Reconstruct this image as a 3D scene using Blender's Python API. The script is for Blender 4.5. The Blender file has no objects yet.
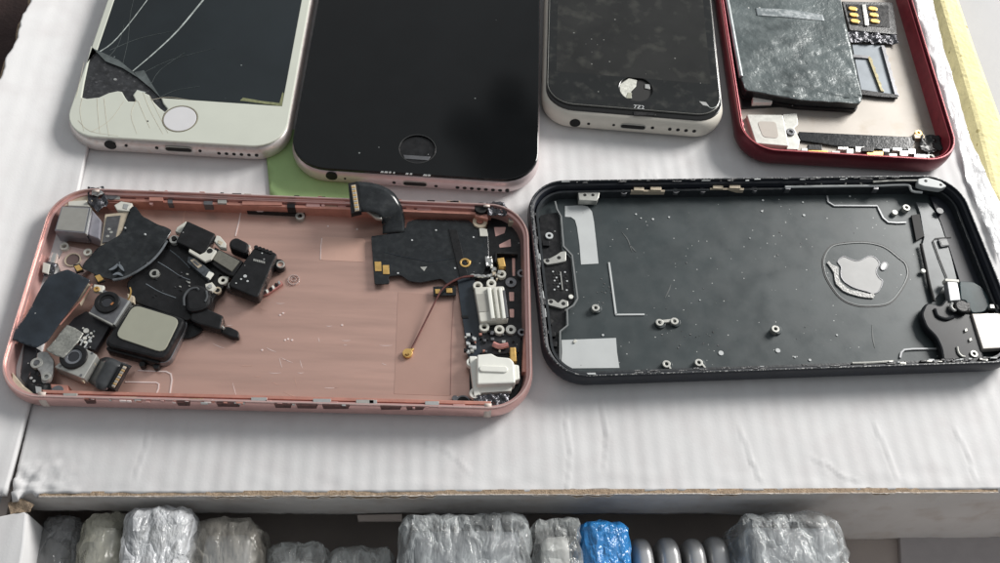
import bpy, bmesh, math, random
from mathutils import Vector, Matrix, noise, geometry
random.seed(7)
MM = 0.001
col = bpy.context.scene.collection
# ------------------------------------------------------------------ camera model (mm)
FPX = 947.0; PITCH = math.radians(58.02); ROLL = math.radians(7.53); CH = 234.3
F_ = Vector((0, math.cos(PITCH), -math.sin(PITCH))); r_ = Vector((1, 0, 0)); u_ = r_.cross(F_)
R_ = math.cos(ROLL)*r_ + math.sin(ROLL)*u_; U_ = -math.sin(ROLL)*r_ + math.cos(ROLL)*u_
def W(px, py, z=0.0):
    d = F_ + R_*((px-500)/FPX) + U_*((281.5-py)/FPX)
    t = (z-CH)/d.z
    return (d.x*t, d.y*t)
def ray(px, py): return F_ + R_*((px-500)/FPX) + U_*((281.5-py)/FPX)

# ------------------------------------------------------------------ materials
MATS = {}
def mat(name, c, rough=.5, metal=0.0, var=.08, vs=.25, bump=0.0, bs=2.0, coat=0.0, trans=0.0, alpha=1.0,
        speck=None, speck_c=(.6,.6,.58), speck_s=1.2, c2=None, c2lim=(.45,.65), rvar=.0, spec=.5, stretch=None, bdet=3):
    if name in MATS: return MATS[name]
    m = bpy.data.materials.new(name); m.use_nodes = True
    nt = m.node_tree; N = nt.nodes; Lk = nt.links
    b = N['Principled BSDF']
    tc = N.new('ShaderNodeTexCoord'); mp = N.new('ShaderNodeMapping')
    sc = Vector((1000, 1000, 1000))
    if stretch: sc = Vector((1000*stretch[0], 1000*stretch[1], 1000*stretch[2]))
    mp.inputs['Scale'].default_value = sc
    Lk.new(tc.outputs['Object'], mp.inputs['Vector'])
    def noi(s, d=3):
        n = N.new('ShaderNodeTexNoise'); n.inputs['Scale'].default_value = s; n.inputs['Detail'].default_value = d
        Lk.new(mp.outputs[0], n.inputs['Vector']); return n
    n1 = noi(vs, 5)
    mx = N.new('ShaderNodeMix'); mx.data_type = 'RGBA'
    lo = [max(0, x*(1-var)) for x in c]; hi = [min(1, x*(1+var)) for x in c]
    mx.inputs[6].default_value = (*lo, 1); mx.inputs[7].default_value = (*hi, 1)
    mr = N.new('ShaderNodeMapRange'); mr.inputs[1].default_value = .3; mr.inputs[2].default_value = .7
    Lk.new(n1.outputs[0], mr.inputs[0]); Lk.new(mr.outputs[0], mx.inputs[0])
    out = mx.outputs[2]
    if c2:
        n2 = noi(vs*2.3, 6); m2 = N.new('ShaderNodeMix'); m2.data_type = 'RGBA'
        r2 = N.new('ShaderNodeMapRange'); r2.inputs[1].default_value = c2lim[0]; r2.inputs[2].default_value = c2lim[1]
        Lk.new(n2.outputs[0], r2.inputs[0]); Lk.new(r2.outputs[0], m2.inputs[0])
        Lk.new(out, m2.inputs[6]); m2.inputs[7].default_value = (*c2, 1); out = m2.outputs[2]
    if speck:
        v = N.new('ShaderNodeTexVoronoi'); v.inputs['Scale'].default_value = speck_s
        Lk.new(mp.outputs[0], v.inputs['Vector'])
        w = N.new('ShaderNodeSeparateColor'); Lk.new(v.outputs['Color'], w.inputs[0])
        ra = N.new('ShaderNodeMath'); ra.operation = 'LESS_THAN'; ra.inputs[1].default_value = speck[0]
        Lk.new(w.outputs[0], ra.inputs[0])
        rad = N.new('ShaderNodeMath'); rad.operation = 'MULTIPLY'; rad.inputs[1].default_value = speck[1]
        Lk.new(w.outputs[1], rad.inputs[0])
        dd = N.new('ShaderNodeMath'); dd.operation = 'LESS_THAN'; Lk.new(v.outputs['Distance'], dd.inputs[0]); Lk.new(rad.outputs[0], dd.inputs[1])
        ml = N.new('ShaderNodeMath'); ml.operation = 'MULTIPLY'; Lk.new(ra.outputs[0], ml.inputs[0]); Lk.new(dd.outputs[0], ml.inputs[1])
        m3 = N.new('ShaderNodeMix'); m3.data_type = 'RGBA'; Lk.new(ml.outputs[0], m3.inputs[0])
        Lk.new(out, m3.inputs[6]); m3.inputs[7].default_value = (*speck_c, 1); out = m3.outputs[2]
    Lk.new(out, b.inputs['Base Color'])
    b.inputs['Roughness'].default_value = rough; b.inputs['Metallic'].default_value = metal
    b.inputs['Specular IOR Level'].default_value = spec
    if rvar:
        n4 = noi(vs*1.7, 5); rr = N.new('ShaderNodeMapRange')
        rr.inputs[1].default_value = .35; rr.inputs[2].default_value = .65
        rr.inputs[3].default_value = max(.02, rough-rvar); rr.inputs[4].default_value = min(1, rough+rvar)
        Lk.new(n4.outputs[0], rr.inputs[0]); Lk.new(rr.outputs[0], b.inputs['Roughness'])
    if coat: b.inputs['Coat Weight'].default_value = coat; b.inputs['Coat Roughness'].default_value = .08
    if trans: b.inputs['Transmission Weight'].default_value = trans
    if alpha < 1: b.inputs['Alpha'].default_value = alpha
    if bump:
        n3 = noi(bs, bdet); bp = N.new('ShaderNodeBump'); bp.inputs['Strength'].default_value = 1
        bp.inputs['Distance'].default_value = bump*MM
        Lk.new(n3.outputs[0], bp.inputs['Height']); Lk.new(bp.outputs[0], b.inputs['Normal'])
    m['nt'] = 1
    MATS[name] = m; return m

card   = mat('white_card', (.695,.69,.692), .75, var=.035, vs=.05, bump=.03, bs=1.5, speck=(.035,.12), speck_s=.10, speck_c=(.35,.33,.3), c2=(.645,.628,.63), c2lim=(.45,.75))
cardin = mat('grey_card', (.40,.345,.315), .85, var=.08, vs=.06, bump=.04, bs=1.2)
kraft  = mat('brown_core', (.36,.27,.19), .95, var=.3, vs=1.2, bump=.3, bs=3)
fray   = mat('torn_paper', (.72,.66,.6), .9, var=.1, vs=1.0, bump=.2, bs=3)
pinkm  = mat('pink_metal', (.62,.40,.335), .36, .6, var=.07, vs=.12, stretch=(.15,1.6,1), bump=.008, bs=1.6, speck=(.02,.12), speck_s=.5, speck_c=(.85,.7,.66), c2=(.53,.345,.29), c2lim=(.45,.8), rvar=.08)
pinkrim= mat('pink_rim', (.66,.40,.37), .3, .6, var=.06, vs=.3, speck=(.05,.2), speck_s=.8, speck_c=(.9,.8,.76))
pinkin = mat('pink_bright', (.60,.29,.23), .35, .5, var=.12, vs=.4)
pinkpl = mat('pink_patch', (.66,.42,.34), .4, .3, var=.03)
etch   = mat('etched_line', (.82,.68,.65), .4, .3, var=.1)
blackm = mat('black_shell', (.037,.048,.051), .38, .1, var=.14, vs=.1, bump=.006, bs=2, speck=(.22,.16), speck_s=.8, speck_c=(.42,.43,.42), c2=(.047,.058,.061), c2lim=(.4,.85), rvar=.05)
blackrim=mat('black_rim', (.02,.024,.028), .4, .2, var=.3, vs=.8, bump=.03, bs=2.5, c2=(.36,.36,.35), c2lim=(.53,.62))
navy   = mat('dark_side', (.010,.013,.021), .5, 0, var=.2, vs=.3)
glue   = mat('dried_adhesive', (.2,.2,.2), .6, .1, var=.6, vs=1.6, bump=.25, bs=2.5, c2=(.03,.03,.035), c2lim=(.45,.55))
sticker= mat('grey_sticker', (.52,.54,.54), .55, var=.04, vs=.2, speck=(.06,.2), speck_s=.6, speck_c=(.3,.3,.3))
silver = mat('silver', (.62,.62,.6), .3, .85, var=.1, vs=.5, bump=.01, bs=2)
dull   = mat('dull_silver', (.46,.46,.43), .45, .6, var=.12, vs=.5, bump=.012, bs=2.5)
darkst = mat('dark_steel', (.2,.2,.21), .35, .8, var=.2, vs=.5)
gold   = mat('gold_pad', (.78,.5,.17), .35, .75, var=.15, vs=.8)
flex   = mat('black_flex', (.010,.012,.014), .2, 0, var=.3, vs=.25, bump=.05, bs=.7, c2=(.022,.025,.027), c2lim=(.45,.7), speck=(.05,.18), speck_s=.6, speck_c=(.4,.4,.4))
flexbl = mat('grey_flex', (.020,.027,.036), .24, 0, var=.3, vs=.2, bump=.05, bs=.6, speck=(.06,.18), speck_s=.5, speck_c=(.4,.4,.4))
plast  = mat('black_plastic', (.010,.010,.011), .36, 0, var=.4, vs=.4, bump=.04, bs=1.5, spec=.35, rvar=.1, speck=(.05,.2), speck_s=.8, speck_c=(.3,.3,.3))
pcb    = mat('dark_board', (.02,.02,.024), .4, 0, var=.4, vs=.6, bump=.03, bs=2, speck=(.12,.3), speck_s=.9, speck_c=(.5,.5,.48))
foil   = mat('crumpled_foil', (.09,.09,.10), .25, .7, var=.5, vs=.8, bump=.35, bs=1.3)
whitep = mat('white_plastic', (.80,.80,.74), .42, 0, var=.04, vs=.3, bump=.01)
ivory  = mat('ivory_plastic', (.62,.61,.55), .45, 0, var=.08, vs=.4)
olive  = mat('grey_face', (.36,.36,.29), .55, .1, var=.03, vs=.3)
lens   = mat('lens', (.006,.007,.012), .06, 0, var=.2, coat=1)
hole   = mat('hole_black', (.004,.004,.004), .7)
tan    = mat('tan_pad', (.55,.47,.36), .5, .3, var=.15, vs=.6)
redm   = mat('red_metal', (.13,.010,.020), .36, .4, var=.15, vs=.15, bump=.01, bs=2)  # the outer side's shade is baked into this darker red
redin = mat('red_lit_inner', (.38,.05,.07), .38, .2, var=.15, vs=.3)  # lighter red carries the light caught by the inner wall
redrim = mat('red_rim', (.55,.14,.15), .35, .3, var=.15, vs=.3)
beige  = mat('steel_floor', (.38,.35,.315), .5, .35, var=.07, vs=.07, bump=.008, bs=1.2, c2=(.32,.275,.22), c2lim=(.52,.8))
screen = mat('screen_glass', (.004,.0045,.005), .07, 0, var=.15, vs=.1, speck=(.05,.13), speck_s=.35, speck_c=(.2,.21,.21), spec=.38)
smudge = mat('smudged_glass', (.010,.011,.011), .14, 0, var=.2, vs=.1, speck=(.08,.13), speck_s=.5, speck_c=(.2,.2,.19), c2=(.05,.05,.045), c2lim=(.52,.8), rvar=.03, spec=.6)
lcd    = mat('dead_display', (.012,.017,.020), .14, 0, var=.2, vs=.05, speck=(.04,.14), speck_s=.4, speck_c=(.2,.22,.22), spec=.55)
shard  = mat('bare_backing', (.030,.031,.034), .45, .1, var=.5, vs=.3, bump=.15, bs=1.0, c2=(.08,.08,.085), c2lim=(.55,.7))
offwh  = mat('off_white_glass', (.64,.66,.58), .16, 0, var=.03, vs=.1, spec=.6)
crackm = mat('crack_line', (.42,.46,.44), .4, 0, var=.35, vs=.6)
crackw = mat('hairline_crack', (.55,.50,.40), .5, 0, var=.2, vs=.6)
alum   = mat('aluminium', (.66,.62,.60), .38, .5, var=.05, vs=.3, c2=(.58,.50,.46), c2lim=(.5,.75))
rosal  = mat('rosy_aluminium', (.68,.58,.58), .36, .5, var=.05, vs=.3)
cream  = mat('cream_plastic', (.72,.68,.60), .35, 0, var=.04, vs=.2)
green  = mat('green_paper', (.35,.52,.23), .8, 0, var=.06, vs=.1, bump=.02)
foam   = mat('yellow_foam', (.76,.69,.38), .95, 0, var=.12, vs=.12, bump=.5, bs=.5, c2=(.60,.54,.30), c2lim=(.55,.75), speck=(.35,.26), speck_s=.22, speck_c=(.42,.36,.17))
tablem = mat('grey_table', (.30,.30,.31), .6, 0, var=.06, vs=.02, bump=.05, bs=.3)
darkcl = mat('dark_cloth', (.045,.026,.024), .9, 0, var=.3, vs=.1, bump=.4, bs=.7)
battm  = mat('battery_wrap', (.09,.11,.112), .30, .1, var=.3, vs=.08, bump=.22, bs=.55, c2=(.17,.195,.195), c2lim=(.45,.75), speck=(.06,.2), speck_s=.5, bdet=4)
battl  = mat('battery_stripe', (.22,.25,.26), .35, .1, var=.15, vs=.3, c2=(.4,.43,.44), c2lim=(.5,.6))
bub    = mat('bubble_wrap', (.62,.65,.66), .14, 0, var=.25, vs=.12, bump=.9, bs=.30, trans=.55, c2=(.34,.36,.36), c2lim=(.42,.6), bdet=6, spec=.9)
bubw   = mat('milky_bubble_wrap', (.75,.78,.82), .2, 0, var=.12, vs=.1, bump=.8, bs=.25, trans=.25, bdet=5, spec=.8)
bago   = mat('olive_bag', (.36,.35,.28), .16, 0, var=.3, vs=.08, bump=1.0, bs=.15, trans=.4, bdet=4, spec=.8)
bagd   = mat('dark_bag', (.10,.10,.105), .3, 0, var=.35, vs=.08, bump=.9, bs=.15, bdet=4)
bagg   = mat('grey_bag', (.42,.45,.44), .15, 0, var=.3, vs=.1, bump=1.1, bs=.22, trans=.35, bdet=5, spec=.9)
bagb   = mat('brown_bag', (.27,.25,.22), .14, 0, var=.4, vs=.12, bump=1.0, bs=.25, trans=.3, bdet=5, spec=.9)
blueb  = mat('blue_bubble_wrap', (.02,.22,.62), .16, 0, var=.3, vs=.2, bump=.8, bs=.35, c2=(.12,.38,.75), c2lim=(.5,.7), bdet=5, spec=.8)
capm   = mat('grey_housing', (.52,.52,.52), .35, .5, var=.06, vs=.2)
film   = mat('clear_film', (.78,.78,.8), .12, 0, var=.1, vs=.1, bump=.7, bs=.18, trans=.5, bdet=5, spec=.8)
redpl  = mat('rosy_plastic', (.45,.2,.18), .4, .2, var=.2, vs=.8)

# cardboard flute lines: faint ridges running away from the viewer, plus the noise
def add_flutes(m, period, depth):
    nt = m.node_tree; N = nt.nodes; Lk = nt.links; b = N['Principled BSDF']
    tc = N.new('ShaderNodeTexCoord'); mp = N.new('ShaderNodeMapping'); mp.inputs['Scale'].default_value = (1000,1000,1000)
    Lk.new(tc.outputs['Object'], mp.inputs[0])
    w = N.new('ShaderNodeTexWave'); w.inputs['Scale'].default_value = 2*math.pi/(20*period); w.inputs['Distortion'].default_value = 2.2
    w.inputs['Detail'].default_value = 3; w.inputs['Detail Scale'].default_value = .25
    Lk.new(mp.outputs[0], w.inputs[0])
    old = b.inputs['Normal'].links[0].from_node
    bp = N.new('ShaderNodeBump'); bp.inputs['Distance'].default_value = depth*MM; bp.inputs['Strength'].default_value = 1
    Lk.new(w.outputs['Fac'], bp.inputs['Height']); Lk.new(old.outputs[0], bp.inputs['Normal']); Lk.new(bp.outputs[0], b.inputs['Normal'])
add_flutes(card, 4.4, .05)
def film_mat(name, c, a0, a1, bump, bs, rough=.1, bub_=0):
    """thin crinkled plastic: partly see-through, glossy, milkier along its folds"""
    m = bpy.data.materials.new(name); m.use_nodes = True; nt = m.node_tree; N = nt.nodes; Lk = nt.links
    b = N['Principled BSDF']; b.inputs['Base Color'].default_value = (*c, 1); b.inputs['Roughness'].default_value = rough
    b.inputs['Specular IOR Level'].default_value = 1.0
    tc = N.new('ShaderNodeTexCoord'); mp = N.new('ShaderNodeMapping'); mp.inputs['Scale'].default_value = (1000,450,650); Lk.new(tc.outputs['Object'], mp.inputs[0])
    n = N.new('ShaderNodeTexNoise'); n.inputs['Scale'].default_value = bs; n.inputs['Detail'].default_value = 6; n.inputs['Distortion'].default_value = .35; Lk.new(mp.outputs[0], n.inputs['Vector'])
    rg = N.new('ShaderNodeMath'); rg.operation = 'SUBTRACT'; rg.inputs[1].default_value = .5; Lk.new(n.outputs[0], rg.inputs[0])
    ab = N.new('ShaderNodeMath'); ab.operation = 'ABSOLUTE'; Lk.new(rg.outputs[0], ab.inputs[0])
    mr = N.new('ShaderNodeMapRange'); mr.inputs[1].default_value = 0; mr.inputs[2].default_value = .10; mr.inputs[3].default_value = a1; mr.inputs[4].default_value = a0
    Lk.new(ab.outputs[0], mr.inputs[0]); Lk.new(mr.outputs[0], b.inputs['Alpha'])
    bp = N.new('ShaderNodeBump'); bp.inputs['Distance'].default_value = bump*MM; Lk.new(ab.outputs[0], bp.inputs['Height']); last = bp
    if bub_:
        v = N.new('ShaderNodeTexVoronoi'); v.feature = 'SMOOTH_F1'; v.inputs['Scale'].default_value = bub_; v.inputs['Smoothness'].default_value = .4; v.inputs['Randomness'].default_value = .45; Lk.new(tc.outputs['Object'], mp.inputs[0]); Lk.new(mp.outputs[0], v.inputs['Vector'])
        b2 = N.new('ShaderNodeBump'); b2.invert = True; b2.inputs['Distance'].default_value = 1.8*MM; Lk.new(v.outputs['Distance'], b2.inputs['Height']); Lk.new(bp.outputs[0], b2.inputs['Normal']); last = b2
    n5 = N.new('ShaderNodeTexNoise'); n5.inputs['Scale'].default_value = .55; n5.inputs['Detail'].default_value = 2; Lk.new(tc.outputs['Object'], mp.inputs[0]); Lk.new(mp.outputs[0], n5.inputs['Vector'])
    b5 = N.new('ShaderNodeBump'); b5.inputs['Distance'].default_value = .5*MM; Lk.new(n5.outputs[0], b5.inputs['Height']); Lk.new(last.outputs[0], b5.inputs['Normal']); last = b5
    Lk.new(last.outputs[0], b.inputs['Normal'])
    MATS[name] = m; return m
bub  = film_mat('bubble_film', (.82,.86,.87), .16, .42, 3.5, .2, .08, .17)
bubw = film_mat('milky_film', (.86,.88,.91), .5, .75, 5.0, .18, .08, .15)
bago = film_mat('olive_film', (.52,.51,.42), .36, .55, 2.5, .10, .12)
bagg = film_mat('grey_film', (.74,.77,.76), .20, .40, 3.0, .18, .10)
bagb = film_mat('brown_film', (.58,.55,.49), .2, .40, 2.5, .14, .10)
bagd = film_mat('dark_film', (.24,.245,.25), .5, .7, 6.0, .10, .16)
film = film_mat('clear_edge_film', (.88,.88,.89), .6, .9, 1.6, .05, .2)
blueb= film_mat('blue_film', (.04,.32,.80), .6, .8, 4.0, .16, .10, .26)

# ------------------------------------------------------------------ object helpers
def tag(o, label=None, cat=None, group=None, kind=None):
    if label: o['label'] = label
    if cat: o['category'] = cat
    if group: o['group'] = group
    if kind: o['kind'] = kind
    return o
def link(name, bm, m, parent=None, smooth=True, ang=35, loc=None):
    bmesh.ops.recalc_face_normals(bm, faces=bm.faces[:])
    for v in bm.verts: v.co *= MM
    me = bpy.data.meshes.new(name); bm.to_mesh(me); bm.free()
    if smooth:
        me.polygons.foreach_set('use_smooth', [True]*len(me.polygons))
        me.set_sharp_from_angle(angle=math.radians(ang))
        if ang <= 40:
            for pl in me.polygons:
                if abs(pl.normal.z) > .9995: pl.use_smooth = False
    me.materials.append(m)
    o = bpy.data.objects.new(name, me); col.objects.link(o)
    if parent is not None: o.parent = parent
    if loc: o.location = Vector(loc)*MM
    return o
class Thing:
    """a top-level Empty with its own frame; p() turns a traced point on the plane z into local mm"""
    def __init__(s, name, label, cat, x, y, rot=0, z=0, group=None):
        s.x, s.y, s.z, s.rot = x, y, z, rot
        o = bpy.data.objects.new(name, None); o.empty_display_size = .005; col.objects.link(o)
        o.location = (x*MM, y*MM, z*MM); o.rotation_euler = (0, 0, rot); s.o = o
        tag(o, label, cat, group)
    def loc(s, X, Y):
        c, n = math.cos(s.rot), math.sin(s.rot); dx, dy = X-s.x, Y-s.y
        return (c*dx+n*dy, -n*dx+c*dy)
    def p(s, px, py, z): return s.loc(*W(px, py, z))
    def on_y(s, px, py, yl):           # point of the local plane y = yl (a side face)
        d = ray(px, py); c, n = math.cos(s.rot), math.sin(s.rot)
        nx, ny = -n, c
        t = (yl + nx*s.x + ny*s.y)/(d.x*nx + d.y*ny)
        X, Y, Z = d.x*t, d.y*t, CH + d.z*t
        return s.loc(X, Y)[0], Z
    def pts(s, L, z): return [s.p(a, b, z) for a, b in L]
def at_px(name, label, cat, px, py, z=1.3, rot=0, group=None):
    x, y = W(px, py, z); return Thing(name, label, cat, x, y, rot, z=0, group=group)

def area(p): return sum(p[i][0]*p[(i+1)%len(p)][1]-p[(i+1)%len(p)][0]*p[i][1] for i in range(len(p)))/2
def ccw(p): return list(p) if area(p) > 0 else list(p)[::-1]
def inset(p, d):
    n = len(p); out = []
    for i in range(n):
        a = Vector(p[i-1]); b = Vector(p[i]); c = Vector(p[(i+1) % n])
        e1 = (b-a); e2 = (c-b)
        if e1.length < 1e-6 or e2.length < 1e-6: out.append(tuple(b)); continue
        e1.normalize(); e2.normalize()
        n1 = Vector((-e1.y, e1.x)); n2 = Vector((-e2.y, e2.x)); m = n1+n2
        k = max(.35, m.dot(m)/2)
        out.append(tuple(b + m*(d/k)))
    return out
def rnd(p, r, n=4):
    out = []; N = len(p)
    for i in range(N):
        a = Vector(p[i-1]); b = Vector(p[i]); c = Vector(p[(i+1) % N])
        u = a-b; v = c-b; ru = min(r, u.length*.45); rv = min(r, v.length*.45)
        s = b+u.normalized()*ru; e = b+v.normalized()*rv
        for k in range(n+1):
            t = k/n; out.append(tuple(s*(1-t)**2 + b*2*t*(1-t) + e*t*t))
    return out
def rrect(w, h, r, n=8, cx=0, cy=0):
    out = []
    for (sx, sy, a0) in ((1,1,0),(-1,1,90),(-1,-1,180),(1,-1,270)):
        for k in range(n+1):
            a = math.radians(a0+90*k/n)
            out.append((cx+sx*(w/2-r)+r*math.cos(a), cy+sy*(h/2-r)+r*math.sin(a)))
    return out
def circ(x, y, r, n=20, ry=None): return [(x+r*math.cos(2*math.pi*k/n), y+(ry or r)*math.sin(2*math.pi*k/n)) for k in range(n)]
def capsule(x, y, L, r, ang=0, n=6):
    out = []
    for k in range(n+1):
        a = -math.pi/2+math.pi*k/n; out.append((L/2-r+r*math.cos(a), r*math.sin(a)))
    for k in range(n+1):
        a = math.pi/2+math.pi*k/n; out.append((-L/2+r+r*math.cos(a), r*math.sin(a)))
    c, s = math.cos(ang), math.sin(ang)
    return [(x+c*a-s*b, y+s*a+c*b) for a, b in out]
def bm_plate(bm, outer, z0, z1, bev=0, holes=(), zf=None, taper=0):
    """closed solid plate with bevelled top edge; zf adds height as a function of x,y"""
    outer = ccw(outer); holes = [ccw(h)[::-1] for h in holes]
    loops = [outer]+holes
    tops = [inset(l, bev) if bev else l for l in loops]
    f = zf or (lambda x, y: 0)
    base = len(bm.verts)
    def ring_(l, z): return [bm.verts.new((x, y, z+f(x, y))) for x, y in l]
    rings = []
    for l, t in zip(loops, tops):
        r0 = ring_(l if not taper else inset(l, -taper), z0)
        if bev:
            mid = inset(l, bev*.29)
            rs = [r0, ring_(l, z1-bev), ring_(mid, z1-bev*.29), ring_(t, z1)]
        else: rs = [r0, ring_(l, z1)]
        rings.append(rs)
        for a, b in zip(rs, rs[1:]):
            n = len(a)
            for i in range(n): bm.faces.new((a[i], a[(i+1) % n], b[(i+1) % n], b[i]))
    for which, src in ((-1, tops), (0, loops)):
        vs = [v for rs in rings for v in rs[which]]
        tri = geometry.tessellate_polygon([[Vector((x, y, 0)) for x, y in l] for l in src])
        for t in tri:
            try: bm.faces.new([vs[i] for i in t])
            except ValueError: pass
    return bm
def plate(name, outer, z0, z1, m, parent, bev=0, holes=(), zf=None, taper=0, ang=35):
    bm = bmesh.new(); bm_plate(bm, outer, z0, z1, bev, holes, zf, taper); return link(name, bm, m, parent, ang=ang)
def P(T, name, px, z0, z1, m, bev=.15, holes=(), r=0, parent=None, zf=None, ang=35):
    """plate traced on the photograph's plane z1"""
    pts = T.pts(px, z1)
    if r: pts = rnd(ccw(pts), r)
    return plate(name, pts, z0, z1, m, parent or T.o, bev, holes, zf, ang=ang)
def ringp(T, name, px, py, z0, z1, ro, ri, m, parent=None):
    x, y = T.p(px, py, z1)
    h = max(.5, (z1-z0)*.7)
    k = plate(name, circ(x, y, ro*.9, 24), z0, z0+h, m, parent or T.o, .06, [circ(x, y, ri, 20)])
    return k
def disc(T, name, px, py, z0, z1, r, m, parent=None, bev=.08):
    x, y = T.p(px, py, z1); return plate(name, circ(x, y, r, 24), z0, z1, m, parent or T.o, min(bev, r*.3))
def boss(T, px, py, z0, z1, ro, m, hm=None):
    b = ringp(T, 'screw_boss', px, py, z0, z1, ro, ro*.42, m)
    x, y = T.p(px, py, z1)
    return b
def catmull(P0, n=6):
    P0 = [Vector(p) for p in P0]; out = []
    Q = [P0[0]*2-P0[1]]+P0+[P0[-1]*2-P0[-2]]
    for i in range(1, len(Q)-2):
        a, b, c, d = Q[i-1:i+3]
        for k in range(n):
            t = k/n
            out.append(.5*((2*b)+(c-a)*t+(2*a-5*b+4*c-d)*t*t+(3*b-a-3*c+d)*t**3))
    out.append(P0[-1]); return out
def tube(name, path, r, m, parent, n=8, sm=5, rf=None):
    pts = catmull(path, sm) if sm else [Vector(p) for p in path]
    bm = bmesh.new(); prev = None; N = len(pts)
    for i, p in enumerate(pts):
        d = (pts[min(i+1, N-1)]-pts[max(i-1, 0)]).normalized()
        s = d.cross(Vector((0, 0, 1)))
        s = s.normalized() if s.length > 1e-4 else Vector((1, 0, 0)); t = s.cross(d)
        rr = rf(i/(N-1))*r if rf else r
        ring_ = [bm.verts.new(p+s*rr*math.cos(2*math.pi*k/n)+t*rr*math.sin(2*math.pi*k/n)) for k in range(n)]
        if prev:
            for k in range(n): bm.faces.new((prev[k], prev[(k+1) % n], ring_[(k+1) % n], ring_[k]))
        else: bm.faces.new(ring_)
        prev = ring_
    bm.faces.new(prev[::-1]); return link(name, bm, m, parent)
def bm_ribbon(bm, path, w, t, sm=6, wv=None):
    pts = catmull(path, sm) if sm else [Vector(p) for p in path]
    N = len(pts); prev = None
    for i, p in enumerate(pts):
        d = (pts[min(i+1, N-1)]-pts[max(i-1, 0)]).normalized()
        if wv is not None: s = Vector(wv).normalized()
        else:
            s = d.cross(Vector((0, 0, 1))); s = s.normalized() if s.length > 1e-3 else Vector((1, 0, 0))
        u = s.cross(d).normalized()
        ww = w(i/(N-1)) if callable(w) else w
        q = [bm.verts.new(p+s*a*ww/2+u*b*t/2) for a, b in ((-1,-1),(1,-1),(1,1),(-1,1))]
        if prev:
            for k in range(4): bm.faces.new((prev[k], prev[(k+1) % 4], q[(k+1) % 4], q[k]))
        else: bm.faces.new(q)
        prev = q
    bm.faces.new(prev[::-1])
def ribbon(name, path, w, t, m, parent, sm=6, wv=None):
    bm = bmesh.new(); bm_ribbon(bm, path, w, t, sm, wv); return link(name, bm, m, parent)
def box_bm(bm, x0, x1, y0, y1, z0, z1): bm_plate(bm, [(x0,y0),(x1,y0),(x1,y1),(x0,y1)], z0, z1, min(.12, (z1-z0)*.3))
def sheet(name, outline, zf, th, m, parent, step=1.5):
    """thin bent sheet: outline cut into a grid, lifted by zf, given a real thickness"""
    bm = bmesh.new(); outline = ccw(outline)
    vs = [bm.verts.new((x, y, 0)) for x, y in outline]
    for t in geometry.tessellate_polygon([[Vector((x, y, 0)) for x, y in outline]]):
        try: bm.faces.new([vs[i] for i in t])
        except ValueError: pass
    xs = [p[0] for p in outline]; ys = [p[1] for p in outline]
    for ax, lo, hi in ((0, min(xs), max(xs)), (1, min(ys), max(ys))):
        k = lo+step*.5
        while k < hi:
            no = (1,0,0) if ax == 0 else (0,1,0); co = (k,0,0) if ax == 0 else (0,k,0)
            bmesh.ops.bisect_plane(bm, geom=bm.verts[:]+bm.edges[:]+bm.faces[:], plane_co=co, plane_no=no); k += step
    for v in bm.verts: v.co.z = zf(v.co.x, v.co.y)
    o = link(name, bm, m, parent, ang=70)
    s = o.modifiers.new('thickness', 'SOLIDIFY'); s.thickness = th*MM; s.offset = 0
    return o
def crumple(name, T, px, z, amp, m, step=.6, seed=0, th=.08, sc=.5, parent=None):
    o3 = Vector((seed*13.1, seed*7.7, seed))
    zf = lambda x, y: z + amp*(noise.noise(Vector((x, y, 0))*sc+o3)+.6*noise.noise(Vector((x, y, 0))*sc*2.3+o3))
    return sheet(name, T.pts(px, z), zf, th, m, parent or T.o, step)
def loft(name, w, h, r, profile, m, parent, n=10, ang=40):
    """rounded-rectangle loops (inset, z) joined into one closed surface"""
    bm = bmesh.new(); prev = None; first = None
    for ins, z in profile:
        l = rrect(w-2*ins, h-2*ins, max(.4, r-ins), n)
        q = [bm.verts.new((x, y, z)) for x, y in l]
        if prev:
            for i in range(len(q)): bm.faces.new((prev[i], prev[(i+1) % len(q)], q[(i+1) % len(q)], q[i]))
        else: first = q
        prev = q
    bm.faces.new(first[::-1]); bm.faces.new(prev)
    return link(name, bm, m, parent, ang=ang)
def side_disc(T, name, lx, z, y, rx, rz, m=hole, depth=.35):
    """dark opening in the front side: a short capsule-shaped plug along y"""
    bm = bmesh.new(); l = capsule(lx, z, rx*2, rz) if rx > rz*1.05 else circ(lx, z, rz, 16)
    a = [bm.verts.new((x, y-depth*.2, zz)) for x, zz in l]; b = [bm.verts.new((x, y+depth, zz)) for x, zz in l]
    n = len(l)
    for i in range(n): bm.faces.new((a[i], a[(i+1) % n], b[(i+1) % n], b[i]))
    bm.faces.new(a[::-1]); bm.faces.new(b)
    return link(name, bm, m, T.o, smooth=False)
RAD = math.radians
# ================================================================== SETTING
def setting(name, pts, z0, z1, m):
    bm = bmesh.new(); bm_plate(bm, pts, z0, z1); o = link(name, bm, m); tag(o, kind='structure'); return o
setting('table_top', [(-900,-500),(900,-500),(900,1300),(-900,1300)], -66, -60, tablem)
# dark cloth on the table behind the left side of the box
bx, by = W(0, 20, -50)
T = Thing('dark_cloth', 'dark brown cloth on the table beyond the torn left edge of the box', 'cloth', bx-60, by+40)
sheet('fabric', [(-260,-260),(75,-260),(75,240),(-260,240)], lambda x, y: -54+3*noise.noise(Vector((x*.02, y*.02, 3))), 1.5, darkcl, T.o, 9)
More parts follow.
